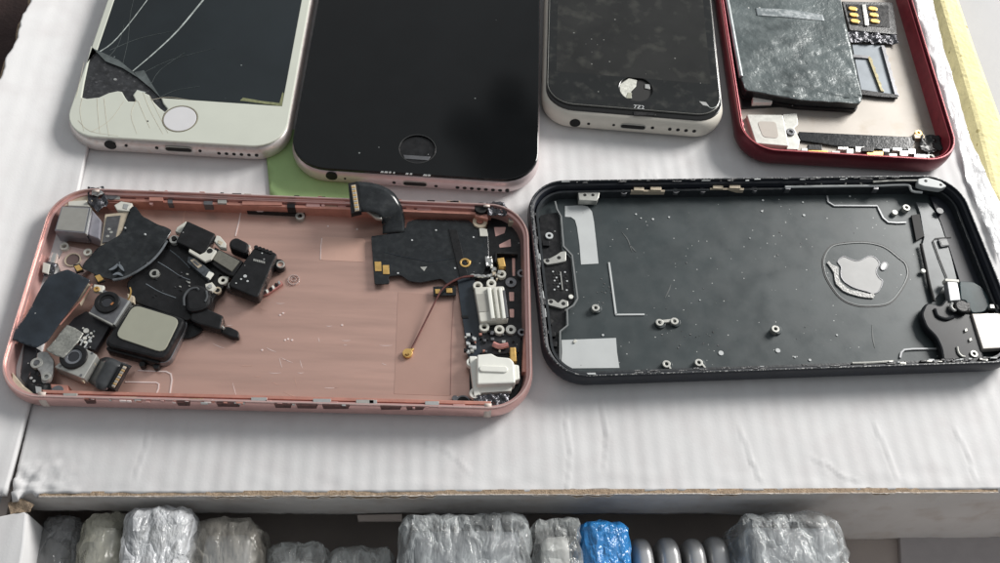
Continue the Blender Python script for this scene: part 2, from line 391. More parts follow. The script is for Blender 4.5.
# yellow foam strip right of the box
zf = -40
L = [W(925,-60,zf), W(940,0,zf), W(958,60,zf), W(975,120,zf), W(999,215,zf), W(1040,330,zf), W(1150,500,zf), W(1260,500,zf), W(1120,300,zf), W(1030,190,zf), W(999,108,zf), W(977,48,zf), W(960,-2,zf), W(938,-70,zf)]
T = Thing('foam_strip', 'speckled pale yellow foam strip lying on the grey table right of the box', 'foam strip', *W(985,120,zf))
plate('foam', [T.loc(*q) for q in L], -60, zf, foam, T.o, 2)
# ------------------------------------------------------------------ the box
BX = Thing('cardboard_box', 'large white corrugated cardboard box carrying all the phones, front slot filled with wrapped goods', 'box', -108.5, 67.4, RAD(8.04))
def gridsurf(name, us, vfun, ncol, nrow, pos, m, th, parent):
    bm = bmesh.new(); G = [[bm.verts.new(pos(i/(ncol), j/(nrow))) for i in range(ncol+1)] for j in range(nrow+1)]
    for j in range(nrow):
        for i in range(ncol): bm.faces.new((G[j][i], G[j][i+1], G[j+1][i+1], G[j+1][i]))
    o = link(name, bm, m, parent, ang=75)
    if th:
        s = o.modifiers.new('thickness', 'SOLIDIFY'); s.thickness = th*MM; s.offset = -1
    return o
def BL(px, py, z=0): return BX.p(px, py, z)
redge = [BL(*q) for q in ((925,-60),(932,0),(942,45),(959,94),(969,139),(999,199))]
redge = [(298,-8),(293,30),(287,65)]+redge[::-1]+[(redge[0][0]+5, 330)]
redge.sort(key=lambda q: q[1])
def uR(v):
    for a, b in zip(redge, redge[1:]):
        if a[1] <= v <= b[1]: return a[0]+(b[0]-a[0])*(v-a[1])/(b[1]-a[1])
    return redge[-1][0] if v > redge[-1][1] else redge[0][0]
def uL(v): return -4.3-.028*v
creases = [[BL(*q) for q in c] for c in (
    ((565,375),(566,425),(570,448),(567,490)), ((812,458),(830,467),(842,477),(858,481)), ((875,425),(888,455),(897,477)),
    ((420,440),(447,452),(468,472)), ((640,172),(655,178),(668,196)), ((740,430),(752,462),(760,480)), ((955,430),(968,455),(975,480)), ((150,395),(146,440),(134,478)), ((600,400),(606,430),(603,470)))]
def crease_h(x, y):
    h = 0
    for k, c in enumerate(creases):
        for a, b in zip(c, c[1:]):
            ax, ay = a; bx_, by_ = b; dx, dy = bx_-ax, by_-ay; l2 = dx*dx+dy*dy
            t = max(0, min(1, ((x-ax)*dx+(y-ay)*dy)/l2)); qx, qy = ax+t*dx-x, ay+t*dy-y
            d = math.hypot(qx, qy)
            if d < 2.2:
                s = 1 if (dx*(y-ay)-dy*(x-ax)) > 0 else -1
                h += (.20 if s > 0 else -.09)*math.exp(-(d/.7)**2)
    return h
def bumps(u, v):
    h = .035*math.sin(u*2*math.pi/4.4+1.1*noise.noise(Vector((u*.03, v*.03, 0))))
    h += .35*noise.noise(Vector((u*.018, v*.018, 5))) + .10*noise.noise(Vector((u*.12, v*.09, 2)))
    h += crease_h(u, v)
    if u < 14 and v < 14:
        k = max(0, 1-u/14)*max(0, 1-v/14); h += k*(1.3*noise.noise(Vector((u*.35, v*.4, 3)))+.7*noise.noise(Vector((u*.9, v*.9, 8))))+k*.5
    if v < 7: h += .25*noise.noise(Vector((u*.15, v*.3, 9)))*(7-v)/7
    return h-.35
def pos_main(a, b):
    v = 250*b**1.25
    u = uL(v)+(uR(v)-uL(v))*a
    if b == 0: v = -.3+.35*noise.noise(Vector((u*.25, 0, 1)))
    return (u, v, bumps(u, v))
gridsurf('top_panel', 0, 0, 430, 170, pos_main, card, 2.6, BX.o)
# left flap: climbs gently away from the fold
def zl(d): return .0115*d*d if d < 20 else 4.6+(d-20)*.46
fl = []
for q in ((38,-30),(30,0),(19,32),(10,58),(0,78)):
    z = 4
    for _ in range(8):
        u, v = BL(q[0], q[1], z); z = zl(uL(v)-u)
    fl.append((u, v))
fl.sort(key=lambda q: q[1])
def uF(v):
    if v <= fl[0][1]: return fl[0][0]-.10*(fl[0][1]-v)
    for a, b in zip(fl, fl[1:]):
        if a[1] <= v <= b[1]: return a[0]+(b[0]-a[0])*(v-a[1])/(b[1]-a[1])
    return fl[-1][0]
def pos_flap(a, b):
    v = -1+251*b; e = uF(v)+1.1*noise.noise(Vector((0, v*.12, 4)))+.5*noise.noise(Vector((0, v*.6, 4)))
    s = uL(v)+.4-1.4*max(0, (32-v)/32); u = s+(e-s)*a; d = s-u
    return (u, v, zl(d)-.2*math.exp(-(d/1.2)**2)+.25*noise.noise(Vector((u*.03, v*.03, 7)))+.10*noise.noise(Vector((u*.15, v*.1, 3)))*min(1, d/3)-.25)
gridsurf('side_flap', 0, 0, 60, 150, pos_flap, card, 2.4, BX.o)
bm = bmesh.new()
path = [(pos_flap(1, k/60)[0]-.1, pos_flap(1, k/60)[1], pos_flap(1, k/60)[2]-1.1+.2*random.random()) for k in range(61)]
bm_ribbon(bm, path, lambda t: 1.2+1.0*noise.noise(Vector((t*40, 0, 0))), 1.9, 0)
link('torn_edge', bm, kraft, BX.o)
# front lip hanging from the panel's front edge
def lipz(u):
    K = [(-6,-13),(30,-15),(60,-17),(120,-18),(175,-18.5),(200,-24),(214,-34),(226,-46),(310,-46)]
    for a, b in zip(K, K[1:]):
        if a[0] <= u <= b[0]: return a[1]+(b[1]-a[1])*(u-a[0])/(b[0]-a[0])
    return -46
cardlip = mat('lip_card', (.62,.59,.57), .85, var=.06, vs=.05, bump=.05, bs=1.2, c2=(.52,.46,.42), c2lim=(.5,.75))
def pos_lip(a, b):
    u = -4+304*a; zz = -.45+(lipz(u)+.45)*b
    return (u, .15-1.1*min(1, b*5)*(1-b*.35)+.35*noise.noise(Vector((u*.06, zz*.12, 3)))+.18*noise.noise(Vector((u*.4, zz*.4, 1))), zz+(.25*noise.noise(Vector((u*.3, 0, 5))) if b == 1 else 0))
gridsurf('front_lip', 0, 0, 300, 14, pos_lip, cardlip, -2.2, BX.o)
# worn front edge: the brown core shows through in a continuous, uneven line, deeper where the paper is torn off
TORN = ((120,178,.35),(206,300,.75),(296,438,1.25),(530,574,.6),(566,615,1.0),(628,642,.6),(704,745,.9),(752,812,.3),(868,895,.8),(905,925,.35),(940,985,.3))
def torn_h(x):
    h = .05+.10*max(0, noise.noise(Vector((x*.05, 3, 0))))
    for a, b, w in TORN:
        if a < x < b: h = max(h, w*min(1, (x-a)/5, (b-x)/5)*(.75+.9*noise.noise(Vector((x*.11, w*9, 4)))+.35*noise.noise(Vector((x*.6, w, 1)))))
    return max(.04, h)
n = 360; xs = [40+955*k_/n for k_ in range(n+1)]
def eu(x): return BL(x, 494-.0105*(x-112), -.8)[0]
bm = bmesh.new(); prev = None
for x in xs:
    u = eu(x); h = torn_h(x); j = .12*noise.noise(Vector((x*.3, 0, 7)))
    q = [bm.verts.new(p_) for p_ in ((u, .2, -.35), (u, -.95-.25*min(1, h), -.30+j), (u, -1.15-.45*min(1, h), -.42-h*.9), (u, .2, -.6-h*.9))]
    if prev:
        for a in range(4): bm.faces.new((prev[a], prev[(a+1) % 4], q[(a+1) % 4], q[a]))
    prev = q
link('worn_edge', bm, kraft, BX.o)
for off, ww, sd in ((0, .26, 2), (1, .34, 6)):
    bm = bmesh.new(); pth = []
    for x in xs:
        h = torn_h(x); j = .14*noise.noise(Vector((x*.4, sd, 1)))
        pth.append((eu(x), -1.1-.3*min(1, h)+j*.5-.25*off*min(1, h), (-.22+j) if not off else (-.45-h*.9+j)))
    bm_ribbon(bm, pth, lambda t: ww*(.35+1.5*abs(noise.noise(Vector((t*150, sd, 2))))), .16, 0, None)
    link('frayed_paper', bm, fray, BX.o)
crumple('torn_corner', BX, [(8,503),(22,499),(34,505),(30,512),(10,514)], -2, .7, kraft, .8, 5, .3, .5)
# slot: floor, walls, left top panel, right floor flap
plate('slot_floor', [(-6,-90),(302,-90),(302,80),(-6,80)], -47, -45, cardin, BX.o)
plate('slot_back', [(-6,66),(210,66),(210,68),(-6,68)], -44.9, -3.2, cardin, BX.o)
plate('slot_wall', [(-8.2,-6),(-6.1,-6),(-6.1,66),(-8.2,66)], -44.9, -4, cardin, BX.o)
plate('slot_front', [(2,-92),(302,-92),(302,-90),(2,-90)], -47, -2, card, BX.o)
plate('outer_wall', [(292,2),(294,2),(262,240),(260,240)], -60, -3.2, card, BX.o)
plate('outer_wall', [(-8.5,2),(-6.5,2),(-14,248),(-16,248)], -60, -3.2, card, BX.o)
pl = rnd(BX.pts([(-60,524),(0,516),(14,513),(27,511),(24,545),(19,575),(5,640),(-60,640)], -2), 1)
plate('side_panel', pl, -45, -2, card, BX.o, .5)
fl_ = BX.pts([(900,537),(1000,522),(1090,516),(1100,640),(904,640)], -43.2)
plate('bottom_flap', fl_, -44.8, -43.2, mat('flap_card', (.40,.37,.37), .8, var=.05), BX.o, .3)  # flap in a greyer, darker card than the top panel
plate('card_tab', BX.pts([(357,515),(402,514),(402,521),(358,521)], -16), -17, -16, cardin, BX.o, .2)
# ------------------------------------------------------------------ wrapped goods in the slot
def rounded_blob(name, hw, hl, hh, r, m, parent, amp, sc, seed, div=(16,26,16), cx=0, cy=0, cz=0, bub_=0, ridg=.5, facet=0, R=0):
    bm = bmesh.new(); V = {}
    def put(p):
        k = tuple(round(c, 5) for c in p)
        if k in V: return V[k]
        q = Vector((p[0]*hw, p[1]*hl, p[2]*hh))
        if R:
            iy = max(-hl+R, min(hl-R, q.y)); iz = max(-hh+R, min(hh-R, q.z)); dy, dz = q.y-iy, q.z-iz
            if abs(dy)+abs(dz) > 1e-6:
                f = max(abs(dy), abs(dz))/math.hypot(dy, dz); q.y = iy+dy*f; q.z = iz+dz*f
            e = max(0, abs(q.x)-(hw-r)); ins = r-math.sqrt(max(0, r*r-e*e)); q.y *= 1-ins/hl; q.z *= 1-ins/hh
            v = bm.verts.new((q.x+cx, q.y+cy, q.z+cz)); V[k] = v; return v
        inn = Vector((max(-hw+r, min(hw-r, q.x)), max(-hl+r, min(hl-r, q.y)), max(-hh+r, min(hh-r, q.z))))
        d = q-inn; nrm = d.normalized() if d.length > 1e-6 else Vector((0,0,0))
        q = inn+nrm*r if d.length > 1e-6 else q
        if nrm.length == 0: nrm = Vector(p).normalized()
        s3 = Vector((seed*3.1, seed, -seed))
        n1 = noise.noise(q*sc+s3); n2 = 1-2*abs(noise.noise(q*sc*1.9+s3)); n3 = noise.noise(q*sc*5+s3)
        h = amp*(n1*(1-ridg)+(n2-.5)*ridg+.25*n3)
        if bub_:
            dd = noise.voronoi(q*.16+s3)[0][0]; h += bub_*max(0, 1-(dd/.42)**2)
        q = q+nrm*h
        if facet: q = q+Vector((random.uniform(-1,1), random.uniform(-1,1), random.uniform(-1,1)))*facet
        v = bm.verts.new((q.x+cx, q.y+cy, q.z+cz)); V[k] = v; return v
    for ax in range(3):
        i, j = [a for a in range(3) if a != ax]; ni, nj = div[i], div[j]
        for s in (-1, 1):
            for a in range(ni):
                for b in range(nj):
                    q = []
                    for (da, db) in ((0,0),(1,0),(1,1),(0,1)):
                        p = [0,0,0]; p[ax] = s; p[i] = -1+2*(a+da)/ni; p[j] = -1+2*(b+db)/nj; q.append(put(p))
                    if len(set(q)) == 4: bm.faces.new(q)
    return link(name, bm, m, parent, ang=80 if not facet else 24)
def package(name, label, cat, x0, x1, ytop, ztop, m, inner=None, r=3.5, amp=2.0, sc=.16, seed=1, part='wrapping', bub_=0, vlen=50, grp=None, ridg=.5, facet=.42):
    a = BX.p(x0, ytop, ztop); b = BX.p(x1, ytop, ztop)
    w = (b[0]-a[0]); cu = (a[0]+b[0])/2; vb = min(a[1], b[1])
    c, s = math.cos(BX.rot), math.sin(BX.rot); cv = vb-vlen/2
    X = BX.x+c*cu-s*cv; Y = BX.y+s*cu+c*cv
    hh = (ztop+44.8)/2
    t = Thing(name, label, cat, X, Y, BX.rot, -44.8, grp)
    rounded_blob(part, w/2, vlen/2, hh, min(r, w*.45), m, t.o, amp, sc, seed, (max(5, int(w/1.7)), 28, 18), cz=hh, bub_=bub_, ridg=ridg, facet=facet)
    if inner:
        rounded_blob('wrapped_item', w/2-min(2.4, w*.2), vlen/2-4, hh-2.5, min(2, w*.2), inner, t.o, .4, .1, seed+5, (8, 16, 8), cz=hh)
    return t
G = 'wrapped goods in the front slot of the box'
inn1 = mat('wrapped_dark', (.16,.17,.18), .5, var=.5, vs=.12); inn2 = mat('wrapped_pale', (.40,.40,.38), .5, var=.4, vs=.1)
package('wrapped_package', 'dark grey plastic bag at the far left end of the slot', 'package', 40, 84, 512, -11, bagd, None, 4, 1.6, .08, 2, grp=G)
package('wrapped_package', 'olive grey crumpled bag between the dark bag and the milky white bubble wrap', 'package', 80, 129, 506, -5, bago, inn2, 7, 2.2, .07, 9, grp=G)
package('wrapped_package', 'milky white bubble wrap package, whitest one in the slot', 'package', 124, 194, 503, -2, bubw, inn2, 4, 1.4, .09, 4, grp=G)
package('wrapped_package', 'glossy brownish package right of the milky white bubble wrap', 'package', 194, 262, 514, -5, bagb, inn1, 4, 1.8, .10, 5, grp=G)
package('wrapped_package', 'short clear grey package left of the small grey pair, below the dark gap', 'package', 268, 326, 540, -13, bagg, inn2, 3, 2.0, .16, 6, grp=G)
package('wrapped_package', 'low crinkled grey package just left of the big clear bubble wrap', 'package', 327, 393, 546, -14, bagg, inn1, 3, 2.0, .16, 7, grp=G)
package('wrapped_package', 'large clear bubble wrap bundle with bright glints in the middle of the slot', 'package', 400, 530, 510, -2.5, bub, inn1, 4, 1.4, .08, 8, grp=G)
package('wrapped_package', 'upright grey plastic bag with folded top edge, left of the blue bubble wrap', 'package', 533, 580, 516, -3, bagg, inn2, 2.5, 1.8, .20, 12, grp=G)
package('wrapped_package', 'bright blue bubble wrap bundle', 'package', 581, 629, 518, -4, blueb, inn1, 3, 1.0, .12, 11, bub_=.6, grp=G)
package('wrapped_package', 'clear bubble wrap bundle at the right end of the slot beside the bare cardboard', 'package', 735, 845, 507, -2, bub, inn1, 6, 1.8, .08, 14, grp=G)
for k, (x0, x1, yt, lab) in enumerate(((633,653,533,'leftmost grey rounded housing, against the blue bubble wrap'),(659,680,532,'grey rounded housing, second from the blue bubble wrap'),(686,705,533,'grey rounded housing, third from the blue bubble wrap'),(708,728,531,'rightmost grey rounded housing, against the right bubble wrap'))):
    zt = -11; a = BX.p(x0, yt, zt); b = BX.p(x1, yt, zt); w = b[0]-a[0]; cu = (a[0]+b[0])/2; vb = (a[1]+b[1])/2
    c, s = math.cos(BX.rot), math.sin(BX.rot); cv = vb-30
    t = Thing('phone_housing', lab, 'housing', BX.x+c*cu-s*cv, BX.y+s*cu+c*cv, BX.rot, -44.8, 'grey rounded housings standing in the slot')
    rounded_blob('shell', w/2, 30, (zt+44.8)/2, w*.42, capm, t.o, .05, .1, k, (14, 60, 40), cz=(zt+44.8)/2, R=6)
# ------------------------------------------------------------------ green paper
T = at_px('green_paper', 'light green paper slip showing under the large black phone and behind the rose shell', 'paper slip', 310, 175, 0)
sheet('paper', T.pts([(264,130),(362,128),(357,215),(271,206)], .4), lambda x, y: .45+.12*noise.noise(Vector((x*.1, y*.1, 0))), .12, green, T.o, 3)
# clear crumpled film along the right edge
T = at_px('clear_film', 'crumpled clear film along the right edge of the box beside the red shell', 'film', 940, 60, 1)
crumple('film', T, [(905,-30),(924,-25),(933,0),(943,45),(953,78),(970,139),(1000,205),(1000,262),(984,222),(966,178),(955,130),(930,52)], .7, .8, film, 1.6, 4, .08, .12)
# ================================================================== PHONES (upper row)
def ring_loft(name, w, h, r, prof, m, parent, n=12, ang=40):
    bm = bmesh.new(); rings = []
    for ins, z in prof:
        rings.append([bm.verts.new((x, y, z)) for x, y in rrect(w-2*ins, h-2*ins, max(.6, r-ins), n)])
    K = len(rings)
    for k in range(K):
        a, b = rings[k], rings[(k+1) % K]
        for i in range(len(a)): bm.faces.new((a[i], a[(i+1) % len(a)], b[(i+1) % len(a)], b[i]))
    return link(name, bm, m, parent, ang=ang)
def phone_frame(T, w, h, r, th, m, part='frame'):
    pr = []
    hz = th/2
    for k in range(9):
        a = -math.pi/2+math.pi*k/8
        pr.append((hz*.62*(1-math.cos(a)), hz+hz*math.sin(a)))
    return loft(part, w, h, r, pr, m, T.o, 12)
LEN = 138.0
# --- cracked white phone
th = RAD(5.27); w = 67.6
def phone_thing(name, label, x, y, rot, ln):      # x,y = middle of the front (near) edge
    T = Thing(name, label, 'phone', x-math.sin(rot)*ln/2, y+math.cos(rot)*ln/2, rot); return T
T = phone_thing('smartphone', 'white phone with a cracked, partly missing screen and round white home button', -103.4, 176.2-.6, th, LEN)
T.o['group'] = 'phones laid out in the back row'
H2 = LEN/2
phone_frame(T, w, LEN+.6, 10.5, 6.7, alum)
plate('backing', rrect(w-2.6, LEN-1.6, 9), 6.0, 6.72, shard, T.o, .1)
zt = 7.25
top_y = H2-18
tl = T.p(112, 0, zt); dirv = (T.p(96.5,50,zt)[0]-T.p(113.5,0,zt)[0])
shardloop = [(91.5,47),(88,63),(84,82),(81.5,97),(87,98.4),(99,97),(109,92.5),(118,90.7),(122,91.5),(125,97),(128,101),(136,101.2),(133,95),(137,89.5),(143,92),(149,94.5),(154,102),(160,108),(165,111.5),(167.5,108.5),(163,103),(161,97.6)]
sh = T.pts(shardloop, zt)
dl = T.p(96.5, 52, zt); dr = T.p(281.7, 105.7, zt); dtl = (dl[0], top_y); dtr = (dr[0]-.1, top_y)
hb = T.p(180, 118.6, zt)
outer = rrect(w-1.5, LEN-.9, 9.8)
front_hole = [dtl, dl]+sh+[dr, dtr]
plate('front_glass', outer, 6.65, zt, offwh, T.o, .3, [front_hole, circ(*hb, 5.2, 28)])
P(T, 'display', [(160,97.3),(138,77.5),(106,61.5),(96.8,52.5)], 6.8, 7.2, lcd, .02) if False else None
disp = [dtl, (dl[0]+.1, dl[1]), T.p(105.5,61,zt), T.p(122,67,zt), T.p(137.5,76.7,zt), T.p(149,86,zt), T.p(160.5,97.3,zt), (dr[0]-.1, dr[1]+.1), dtr]
plate('display', disp, 6.75, 7.15, lcd, T.o, .05)
plate('display_rim', [T.p(x, y, 7.15) for x, y in ((243,97.5),(262,101),(279.5,103),(282.5,92),(283.8,93),(281.6,106),(262,103.5),(240,100.5))], 6.9, 7.22, mat('olive_edge', (.22,.23,.12), .5, var=.3, vs=1), T.o, .03)
plate('home_button', circ(*hb, 4.95, 32), 6.7, 7.3, mat('button_white', (.72,.71,.72), .25, var=.02), T.o, .15)
plate('button_ring', circ(*hb, 5.32, 32), 6.8, 7.33, mat('button_edge', (.30,.27,.20), .4, .4), T.o, .08, [circ(*hb, 5.0, 32)])
sl = mat('glass_sliver', (.10,.115,.115), .2, 0, var=.3, vs=.4)
P(T, 'glass_sliver', [(93,48),(105.5,61),(122,67.5),(137.5,77),(133,71.5),(119,60),(104,53)], 7.15, 7.3, sl, .03)
P(T, 'glass_sliver', [(137.5,77),(152,89),(161,98),(152,84),(144,70),(134,72)], 7.15, 7.3, sl, .03)
P(T, 'glass_sliver', [(133,95),(137,89.5),(146,92),(139,94)], 6.7, 7.1, crackm, .03)
def crack(T, px, z, w0, w1, m=crackm, name='crack'):
    pts = [T.p(*q, z) for q in px]
    bm = bmesh.new(); n = len(pts)
    bm_ribbon(bm, [(x, y, z) for x, y in pts], lambda t: w0+(w1-w0)*t, .06, 3)
    return link(name, bm, m, T.o)
crack(T, [(203,0),(178,30),(155,52),(132.7,71)], 7.2, .55, .30)
crack(T, [(240,-45),(222,-24),(203,0)], 7.2, .4, .55)
crack(T, [(147,0),(128,25),(112,43),(97.5,52.8)], 7.2, .22, .40)
crack(T, [(160,-30),(154,-14),(147,0)], 7.2, .3, .25)
crack(T, [(178,30),(140,38),(110,50)], 7.2, .05, .18, sl)
for L_ in ([(122,67),(128,40),(131,10),(140,-20)],[(137,76),(170,60),(215,48)],[(150,86),(160,70),(185,52)],[(160,97),(176,90),(200,86)],[(105,61),(118,45),(124,25)]): crack(T, L_, 7.2, .13, .05, sl)
for L_ in ([(91,132),(110,120),(124,101)],[(150,100),(168,97),(190,100)],[(104,98),(106,118),(109,136)],[(82,98),(80,112),(84,131)],[(97,98),(98,115),(100,134)],[(138,101),(144,115),(150,128)],[(136,100),(131,115),(137,134)],[(143,92),(150,110),(163,134)],[(150,96),(158,113),(168,133)],[(78,120),(90,131),(118,136)],[(84,62),(80,80),(76,98)]):
    crack(T, L_, 7.26, .14, .08, crackw, 'hairline_crack')
disc(T, 'chip', 147.5, 121, 7.2, 7.28, .35, shard)
disc(T, 'chip', 115, 79, 6.7, 6.9, .5, silver); disc(T, 'chip', 96, 82, 6.7, 6.85, .3, darkst); disc(T, 'chip', 134, 81, 6.7, 6.85, .3, darkst)
yf = -H2-.3
def holes_on(T, yf, jack, dots, slot, slotd, m2=None):
    if jack:
        lx, z = T.on_y(*jack[:2], yf); side_disc(T, 'headphone_jack', lx, min(4.4, max(2.6, z)), yf, jack[2], jack[2])
    zz = None
    for d in dots:
        lx, z = T.on_y(d[0], d[1], yf); side_disc(T, d[3] if len(d) > 3 else 'speaker_hole', lx, min(4.6, max(2.2, z)), yf, d[2], d[2])
    x0, z0 = T.on_y(*slot[0], yf); x1, z1 = T.on_y(*slot[1], yf)
    z = min(4.4, max(2.6, (z0+z1)/2))
    side_disc(T, 'charging_port', (x0+x1)/2, z, yf, (x1-x0)/2+.15, 1.15, m2 or dull, .3); side_disc(T, 'port_opening', (x0+x1)/2, z, yf-.06, (x1-x0)/2-.15, .8)
holes_on(T, yf, (109,142.3,1.75), [(126,145.7,.45),(156.7,148,.5,'screw'),(200,151,.5,'screw')]+[(219+7.5*k, 153.3+.42*k, .55) for k in range(6)], ((165,148.4),(192,149.8)), None)
# --- large black phone
th = RAD(4.82); LEN2 = 158
T = phone_thing('smartphone', 'large black-screened phone with pinkish silver edge and an empty home button hole', -30.0, 175.3, th, LEN2)
T.o['group'] = 'phones laid out in the back row'; w = 76.6
phone_frame(T, w, LEN2+.6, 12, 6.7, rosal)
hb = T.p(417.5, 149, 7.2)
plate('front_glass', rrect(w-1.1, LEN2-.6, 11.4), 6.3, 7.35, screen, T.o, .35, [circ(*hb, 5.5, 36)])
disc(T, 'hole_rim', 417.5, 149, 6.2, 6.8, 5.45, plast)
plate('button_seat', [(hb[0]-3.6, hb[1]-3.9),(hb[0]+3.6, hb[1]-3.9),(hb[0]+4.2, hb[1]-2.4),(hb[0]-4.2, hb[1]-2.4)], 6.75, 7.0, darkst, T.o, .1)
plate('hole_bevel', circ(*hb, 5.75, 36), 7.2, 7.38, mat('bevel_dark', (.035,.035,.035), .3, 0), T.o, .05, [circ(*hb, 5.5, 36)])
for x, y, s in ((382,171.8,.5),(386,172,.6),(390,172.2,.4),(394,172.6,.3),(407,173.6,.5),(411,173.8,.4),(425,175,.7),(429,175.2,.5)):
    q = T.p(x, y, 7.3); plate('edge_chip', [(q[0]-s, q[1]-.3),(q[0]+s*.8, q[1]-.35),(q[0]+s, q[1]+.2),(q[0]-s*.4, q[1]+.3)], 7.2, 7.4, silver, T.o, .03)
q = [(500,184.5),(520,180),(530,172),(537,160),(538.5,148),(536,160),(528,170),(518,177.5)]
holes_on(T, -LEN2/2-.3, (331.5,176,1.75), [(345,178.6,.35),(394,182.6,.55,'screw'),(436,186,.55,'screw')]+[(457.5+7.1*k, 187.4+.5*k, .62) for k in range(8)], ((403,183),(427,184.6)), silver)
# --- small phone with cream body
th = RAD(3.8)
a = W(545.5, 60, 8); q2 = W(640, 131.5, 3)
rot = th
T = phone_thing('smartphone', 'small cream-bodied phone with a smudged black screen and a broken home button hole', 49.8-math.tan(th)*q2[1], q2[1]+.4, th, 124)
# solve the front edge from the silhouette
T.o['group'] = 'phones laid out in the back row'; w = 59.8
phone_frame(T, w, 124, 10, 8.0, cream, 'body')
hb = T.p(636, 89, 8.6)
plate('glass_frame', rrect(w-2.2, 124-2.6, 9, cy=.4), 7.6, 8.2, mat('gloss_black', (.006,.006,.006), .2), T.o, .2)
g0 = rrect(w-3.2, 124-5.2, 8.4, cy=1.3)
plate('front_glass', g0, 8.2, 8.85, smudge, T.o, .25, [circ(*hb, 5.4, 36)])
plate('glass_edge', rrect(w-2.9, 124-4.9, 8.6, cy=1.3), 8.15, 8.75, mat('edge_glint', (.30,.30,.28), .25, .2), T.o, .08, [rrect(w-3.25, 124-5.25, 8.4, cy=1.3)])
disc(T, 'hole_floor', 636, 89, 8.0, 8.24, 5.3, hole)
dq = [T.p(553,40,8.9), T.p(556,71,8.9), T.p(711,74,8.9), T.p(708,30,8.9)]
plate('display', [(-25.6, dq[1][1]), (25.6, dq[1][1]), (25.6, 52), (-25.6, 52)], 8.8, 8.86, mat('display_tone', (.016,.016,.015), .16, 0, var=.3, vs=.08, speck=(.12,.15), speck_s=.5, speck_c=(.2,.2,.19), c2=(.06,.06,.052), c2lim=(.54,.85), spec=.6), T.o)
P(T, 'button_remnant', [(620,84),(629,78),(637,80),(636,86),(631,91),(632,98),(625,98),(620,93)], 8.24, 8.6, mat('remnant', (.62,.62,.56), .4, var=.25, vs=.8, bump=.1), .1)
P(T, 'button_remnant', [(628,92),(632,93),(631,98),(626,98)], 8.6, 8.75, olive, .05)
P(T, 'button_remnant', [(645,84),(650,84),(650,89),(645,88)], 8.24, 8.5, silver, .05)
P(T, 'edge_chip', [(699,101),(706,102),(709,106),(703,105)], 8.8, 8.95, silver, .03)
crack(T, [(706,104.5),(712,108),(719,104),(721,97)], 8.9, .18, .12, crackm)
P(T, 'tape_scrap', [(633,111),(655,112.5),(656,115),(634,115)], 8.3, 8.6, plast, .05)
cu = bpy.data.curves.new('t', 'FONT'); cu.body = '7Z2'; cu.size = 2.9*MM; cu.extrude = .02*MM; cu.align_x = 'CENTER'
tmp = bpy.data.objects.new('t', cu); col.objects.link(tmp); bpy.context.view_layer.update()
me = bpy.data.meshes.new_from_object(tmp.evaluated_get(bpy.context.evaluated_depsgraph_get())); bpy.data.objects.remove(tmp)
o = bpy.data.objects.new('small_marking', me); me.materials.append(sticker); col.objects.link(o); o.parent = T.o
q = T.p(639, 108.5, 8.9); o.location = (q[0]*MM, q[1]*MM, 8.89*MM); o.scale = (.75,.75,1)
yf = -62
holes_on(T, yf, (575,123,1.75), [(588.6,123.7,.5),(613.7,125,.45,'screw'),(652.6,127.4,.55,'screw')]+[(670+8.2*k, 128.5+.5*k, .6) for k in range(4)], ((620.6,125),(646,126.4)), darkst)
# --- red shell with its internals (open, screen removed)
th = RAD(5.43); wr = 72.0; LR = 147
T = phone_thing('phone_shell', 'open dark red phone shell with bare steel floor and SIM reader, screen removed', 106.1, 205.1, th, LR)
RS = T
prof = [(3.0,0.1),(1.2,.7),(.35,2.0),(.05,4),(.05,6),(.25,7.3),(.5,8.0),(.95,8.0),(1.1,7.6),(1.5,6.9),(2.1,2.0),(2.6,.9)]
ring_loft('frame', wr, LR, 11.5, prof, redm, T.o)
ring_loft('rim', wr-1.15, LR-1.15, 11, [(0,7.9),(.05,8.1),(.22,8.1),(.26,7.9)], redrim, T.o)
ring_loft('lit_inner_ring', wr-3.0, LR-3.0, 10, [(0,7.0),(.1,7.3),(.35,7.2),(.9,1.2),(.4,1.2)], redin, T.o)  # added ring, coloured lighter for the light on the inner wall
plate('floor_plate', rrect(wr-4, LR-4, 9.5), .5, 1.4, beige, T.o)
P(T, 'metal_shield', [(746.6,114),(783,114.5),(789,146),(756,143)], 1.4, 3.2, dull, .25, r=.6)
P(T, 'shield_ring', [(757,121),(776,121.5),(779,138),(763,137)], 3.2, 3.3, beige, .03, r=1.5)
P(T, 'white_connector', [(752.5,93.5),(771.5,93),(772.5,102),(753,102.5)], 2.0, 3.6, whitep, .2)
P(T, 'black_gap', [(740,84),(800,94),(797,105),(742,108)], 1.4, 2.0, plast, .2)  # black plate put in for the dark gap below the battery
P(T, 'bracket', [(783,114),(797,113),(798,124),(794,128),(800,140),(798,149),(787,149)], 1.4, 2.6, dull, .15)
ringp(T, 'screw_boss', 791, 131, 2.6, 3.4, 1.6, .7, darkst)
P(T, 'flex_strip', [(799,131.5),(850,134),(916,137),(912,150),(880,149),(840,146),(800,140)], 1.4, 2.3, flex, .1)
random.seed(5)
for k, (x, y, wd, m) in enumerate(((805,150,7,silver),(815,147,14,plast),(818,152.5,20,gold),(843,148,10,silver),(850,151,7,dull),(860,149,9,silver),(875,153,16,gold),(868,149,12,plast),(897,149,9,silver),(893,155,8,dull),(904,153,8,silver),(912,151,7,silver),(921,156,14,darkst),(836,152,8,whitep),(886,150,7,darkst))):
    h = random.uniform(3, 6)
    P(T, 'small_component', [(x-wd/2, y-h/2),(x+wd/2, y-h/2+.3),(x+wd/2, y+h/2),(x-wd/2, y+h/2-.3)], 1.4, 2.6+random.random(), m, .12)
ringp(T, 'screw_boss', 932, 155.5, 1.4, 3.6, 1.5, .6, dull)
